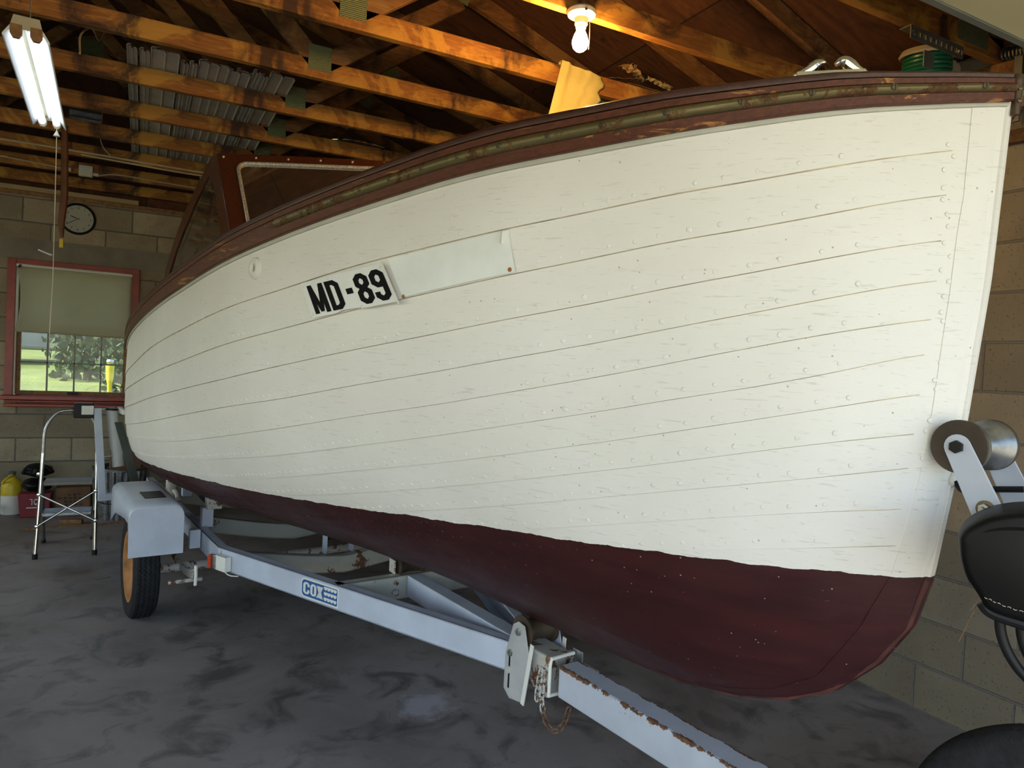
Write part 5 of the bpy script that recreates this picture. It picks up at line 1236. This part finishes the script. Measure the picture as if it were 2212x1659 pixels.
# ------------------------------------------------------------------ things along the back wall
t=thing('yellow_jug','yellow and white plastic jug with grey cap on the floor at the far left','jug',(-.91,7.08,0))
MB().lathe([(0,0),(.07,0),(.075,.01),(.075,.155),(.0751,.156)],seg=28).build('lower_body',MT['whitepl'],t,smooth=True)
MB().lathe([(.075,.156),(.075,.23),(.066,.262),(.03,.305),(.024,.315),(.024,.325)],seg=28).build('upper_body',MT['yellow'],t,smooth=True)
MB().lathe([(.026,.322),(.028,.345),(.02,.35),(0,.35)],seg=20).build('cap',simple('grey_cap',(.10,.105,.12),.5),t,smooth=True)
MB().tube(bez([(-.06,-.045,.26),(-.03,-.085,.30),(.01,-.05,.325)],6),.010,8).build('handle',MT['yellow'],t,smooth=True)
t=thing('red_box','dark red plastic box with white print half hidden behind the ladder','box',(-.725,6.93,0))
MB().prism([(-.10,-.07,0),(.10,-.07,0),(.115,-.08,.20),(-.115,-.08,.20)],(0,.15,0)).build('body',MT['red'],t,bevel=.008)
mb=MB()
for b4 in ([(-.02,.105),(-.015,.155)],[(.0,.105),(.035,.118)],[(.0,.145),(.035,.155)],[(-.055,.08),(.04,.087)],[(-.035,.15),(-.02,.155)],[(-.005,.118),(.0,.145)]):
    mb.bb((b4[0][0],-.0795,b4[0][1]),(b4[1][0],-.0765,b4[1][1]))
mb.build('white_print',MT['whitepl'],t)
t=thing('black_bag','black crumpled bag with straps lying on the red box','bag',(-.72,6.91,.262))
mb=MB(); r2=random.Random(2)
def blob(mb,c,s,seed,n=14,amp=.18):
    r3=random.Random(seed); ph=[r3.uniform(0,6) for _ in range(6)]; rows=[]
    for i in range(n+1):
        th=PI*i/n; row=[]
        for j in range(2*n+1):
            p=2*PI*j/(2*n); k=1+amp*(math.sin(3*p+ph[0])*math.sin(th)+.6*math.sin(5*p+ph[1]+3*th)*math.sin(th)+.4*math.sin(7*th+ph[2]))
            row.append((c[0]+s[0]*k*math.sin(th)*math.cos(p),c[1]+s[1]*k*math.sin(th)*math.sin(p),c[2]+s[2]*k*math.cos(th)))
        rows.append(row)
    mb.grid(rows)
blob(mb,(0,0,.0),(.11,.10,.055),1,amp=.10); blob(mb,(.01,0,.115),(.10,.09,.05),2); mb.build('body',MT['vinyl'],t,smooth=True,angle=180)
MB().tube(bez([(-.09,-.08,.10),(-.05,-.10,.17),(.04,-.09,.18),(.10,-.07,.12)],6),.008,6).build('strap',MT['black'],t,smooth=True)
MB().lathe([(0,0),(.018,0),(.015,.008),(0,.01)],o=(.02,-.10,.10),axis=(0,-1,0),seg=16).build('buckle',MT['chrome'],t,smooth=True)
t=thing('cardboard_box','brown cardboard box with faded dark print behind the ladder','box',(-.46,6.98,0))
MB().bb((-.125,-.10,0),(.125,.10,.235)).build('carton',MT['card'],t,bevel=.003)
mb=MB(); r2=random.Random(6)
for i in range(4):
    for j in range(5):
        if r2.random()<.75: mb.box((-.095+.035*j+.004*i,-.1008,.175-.028*i),(.022,.0012,.012+.006*(j%2)),Euler((0,r2.uniform(-.3,.1),0)).to_matrix())
mb.build('dark_print',simple('faded_print',(.045,.03,.02),.8),t)
t=thing('galvanised_trash_can','ribbed galvanised trash can with a wire handle, behind the guide post','trash can',(-.12,6.75,0))
mb=MB(); rows=[]; nr=96
for h,r in ((0,.165),(.03,.17),(.40,.20),(.405,.206),(.415,.206),(.42,.20)):
    rib=.006 if .03<=h<=.40 else 0
    rows.append([((r+(rib if j%4<2 else -rib))*math.cos(2*PI*j/nr),(r+(rib if j%4<2 else -rib))*math.sin(2*PI*j/nr),h) for j in range(nr+1)])
mb.grid(rows); mb.lathe([(0,.004),(.165,.004)],seg=48); mb.build('ribbed_body',MT['galv'],t,smooth=True,angle=25)
MB().tube([(.205*math.cos(a),.205*math.sin(a),.42) for a in [2*PI*i/48 for i in range(48)]],.008,8,closed=True).build('rim',MT['galv'],t,smooth=True)
MB().tube(bez([(-.205,-.02,.26),(-.16,-.16,.175),(-.05,-.225,.15),(.08,-.21,.19),(.16,-.15,.25),(.2,-.02,.28)],6),.0045,8).build('wire_handle',MT['black'],t,smooth=True)
t=thing('paper_sack','brown paper sack standing in the trash can','bag',(-.08,6.73,.012))
MB().prism([(-.11,-.08,0),(.11,-.08,0),(.12,-.09,.50),(.07,-.085,.555),(-.02,-.09,.53),(-.12,-.085,.56)],(0,.16,0)).build('sack',MT['card'],t,bevel=.008)
tag(MB().beam((-.75,6.42,.008),(-.05,6.48,.008),.02,.014).build('wood_lath',MT['oldwood']),'thin wooden lath lying on the floor in front of the trash can','lath')
tag(MB().beam((-.52,6.60,.017),(-.37,6.56,.017),.05,.03).build('wood_offcut',MT['oldwood']),'short pale board on the floor beside the trash can','board')
tag(MB().tube(bez([(-1.1,6.9,.02),(-1.02,6.85,.05),(-.98,6.9,.08),(-1.05,6.98,.10),(-1.12,6.9,.05)],6),.016,8).build('black_hose',MT['black'],None,smooth=True),'black coiled hose on the floor at the left edge, left of the yellow jug','hose')
tag(MB().box((-.17,4.98,.002),(.09,.05,.002),Euler((0,0,.5)).to_matrix()).build('tape_scrap',simple('grey_tape',(.15,.145,.13),.8)),'scrap of grey tape stuck on the floor beside the ladder','tape')

# ------------------------------------------------------------------ bicycle at the right edge
t=thing('bicycle','bicycle with thick black stitched saddle and fat tyre, cut off by the right edge','bicycle',(0,0,0))
e=V(.44,-.898,0); s_=V(.898,.44,0)         # along the bike, across it
ctr=V(1.909,.795,.331)
W=MB(); W.lathe([(.19,-.022),(.21,-.040),(.25,-.052),(.29,-.048),(.318,-.032),(.330,-.012),(.331,0),(.330,.012),(.318,.032),(.29,.048),(.25,.052),(.21,.040),(.19,.022),(.19,-.022)],o=ctr,axis=s_,seg=96)
ty=W.build('tyre',MT['rubber'],t,smooth=True)
mb=MB()
for i in range(120):
    a=2*PI*i/120
    for q in (-1,1):
        c=ctr+(e*math.cos(a)+V(0,0,math.sin(a)))*.3285+s_*(q*.0125); rad=(e*math.cos(a)+V(0,0,math.sin(a))); tn=(-e*math.sin(a)+V(0,0,math.cos(a)))
        mb.beam(c-tn*.0045+s_*q*-.008,c+tn*.0025+s_*q*.010-rad*.0045,.006,.004,up=rad)
for i in range(90):
    a=2*PI*i/90; rad=(e*math.cos(a)+V(0,0,math.sin(a))); tn=(-e*math.sin(a)+V(0,0,math.cos(a)))
    for q in (-1,1):
        mb.beam(ctr+rad*.268+s_*q*.0505,ctr+rad*.314+s_*q*.0350,.0045,.004,up=tn)
mb.build('tread_knobs',MT['rubber'],ty)
mb=MB(); mb.lathe([(.175,-.012),(.195,-.022),(.195,.022),(.175,.012),(.175,-.012)],o=ctr,axis=s_,seg=64); mb.build('rim',MT['black'],t,smooth=True)
mb=MB()
for i in range(32):
    a=2*PI*i/32; d=(e*math.cos(a)+V(0,0,math.sin(a))); mb.tube([ctr+d*.178,ctr+(e*math.cos(a+.6)+V(0,0,math.sin(a+.6)))*.02+s_*(.025 if i%2 else -.025)],.0011,4)
mb.build('spokes',MT['steel'],t)
SC=V(1.31,.735,0)
def sq(a,z,o=0): return SC+e*a+s_*o+V(0,0,z)
ol=[(-.007,1.161),(-.007,1.174),(.003,1.194),(.026,1.214),(.052,1.227),(.085,1.236),(.13,1.238),(.18,1.228),(.22,1.20),(.24,1.15),(.235,1.09),(.21,1.05),(.15,1.040),(.096,1.042),(.055,1.047),(.038,1.055),(.032,1.066),(.019,1.086),(.008,1.102),(-.003,1.133)]
sm=[q for q in bez([V(a,0,z) for a,z in ol+[ol[0]]],4)][:-1]; sm.append(sm[0].copy()); cx,cz=.11,1.14
mb=MB(); rows=[]
for i in range(11):
    a=-PI/2+PI*i/10; sc=.84+.16*max(0,math.cos(a))**.55
    rows.append([sq(cx+(q.x-cx)*sc,cz+(q.z-cz)*sc,.075*math.sin(a)+.03) for q in sm])
mb.grid(rows); n=len(sm)-1; mb.add(rows[0][:-1],[tuple(range(n))]); mb.add(rows[-1][:-1],[tuple(range(n))])
sd=mb.build('saddle',MT['vinyl'],t,smooth=True,angle=50)
MB().tube(bez([sq(.012,1.168,-.040),sq(.028,1.186,-.042),sq(.06,1.199,-.044),(sq(.10,1.204,-.045)),sq(.15,1.202,-.045)],6),.0028,8).build('piping',MT['vinyl'],sd,smooth=True)
mb=MB(); pth=bez([sq(.040,1.078,-.0455),sq(.07,1.070,-.0465),sq(.11,1.065,-.0465),sq(.16,1.063,-.0465)],14)
for i in range(0,len(pth)-3,3): mb.tube([pth[i],pth[i+1]+V(0,0,.0015 if i%2 else -.001),pth[i+2]],.0006,4)
mb.build('stitching',MT['string'],sd)
MB().tube(bez([sq(.036,1.062,-.02),sq(.05,1.048,-.02),sq(.09,1.040,-.02),sq(.14,1.036,-.02),sq(.2,1.04,-.02)],6),.010,10).build('under_lip',MT['black'],sd,smooth=True)
mb=MB(); mb.tube(bez([sq(.030,1.072,-.02),sq(.028,1.06,-.02),sq(.020,1.045,-.02)],5),.0006,4); mb.tube(bez([sq(.036,1.06,-.02),sq(.024,1.04,-.02),sq(.014,1.01,-.02),sq(.006,.985,-.02)],5),.0006,4); mb.build('loose_thread',MT['oldwood'],sd)
for dx in (0,.030):
    MB().tube(bez([sq(.062+dx,1.05),sq(.066+dx,1.01),sq(.082+dx,.972),sq(.11+dx,.94),sq(.17,.90),V(2.0,.80,.75)],8),.0085,12).build('frame_tube',MT['black'],t,smooth=True)
MB().tube([ctr+s_*.04,ctr-s_*.04],.012,10).build('hub',MT['steel'],t,smooth=True)
for q in (-1,1): MB().tube([ctr+s_*q*.05,V(2.0,.80,.75)],.010,10).build('chain_stay',MT['black'],t,smooth=True)
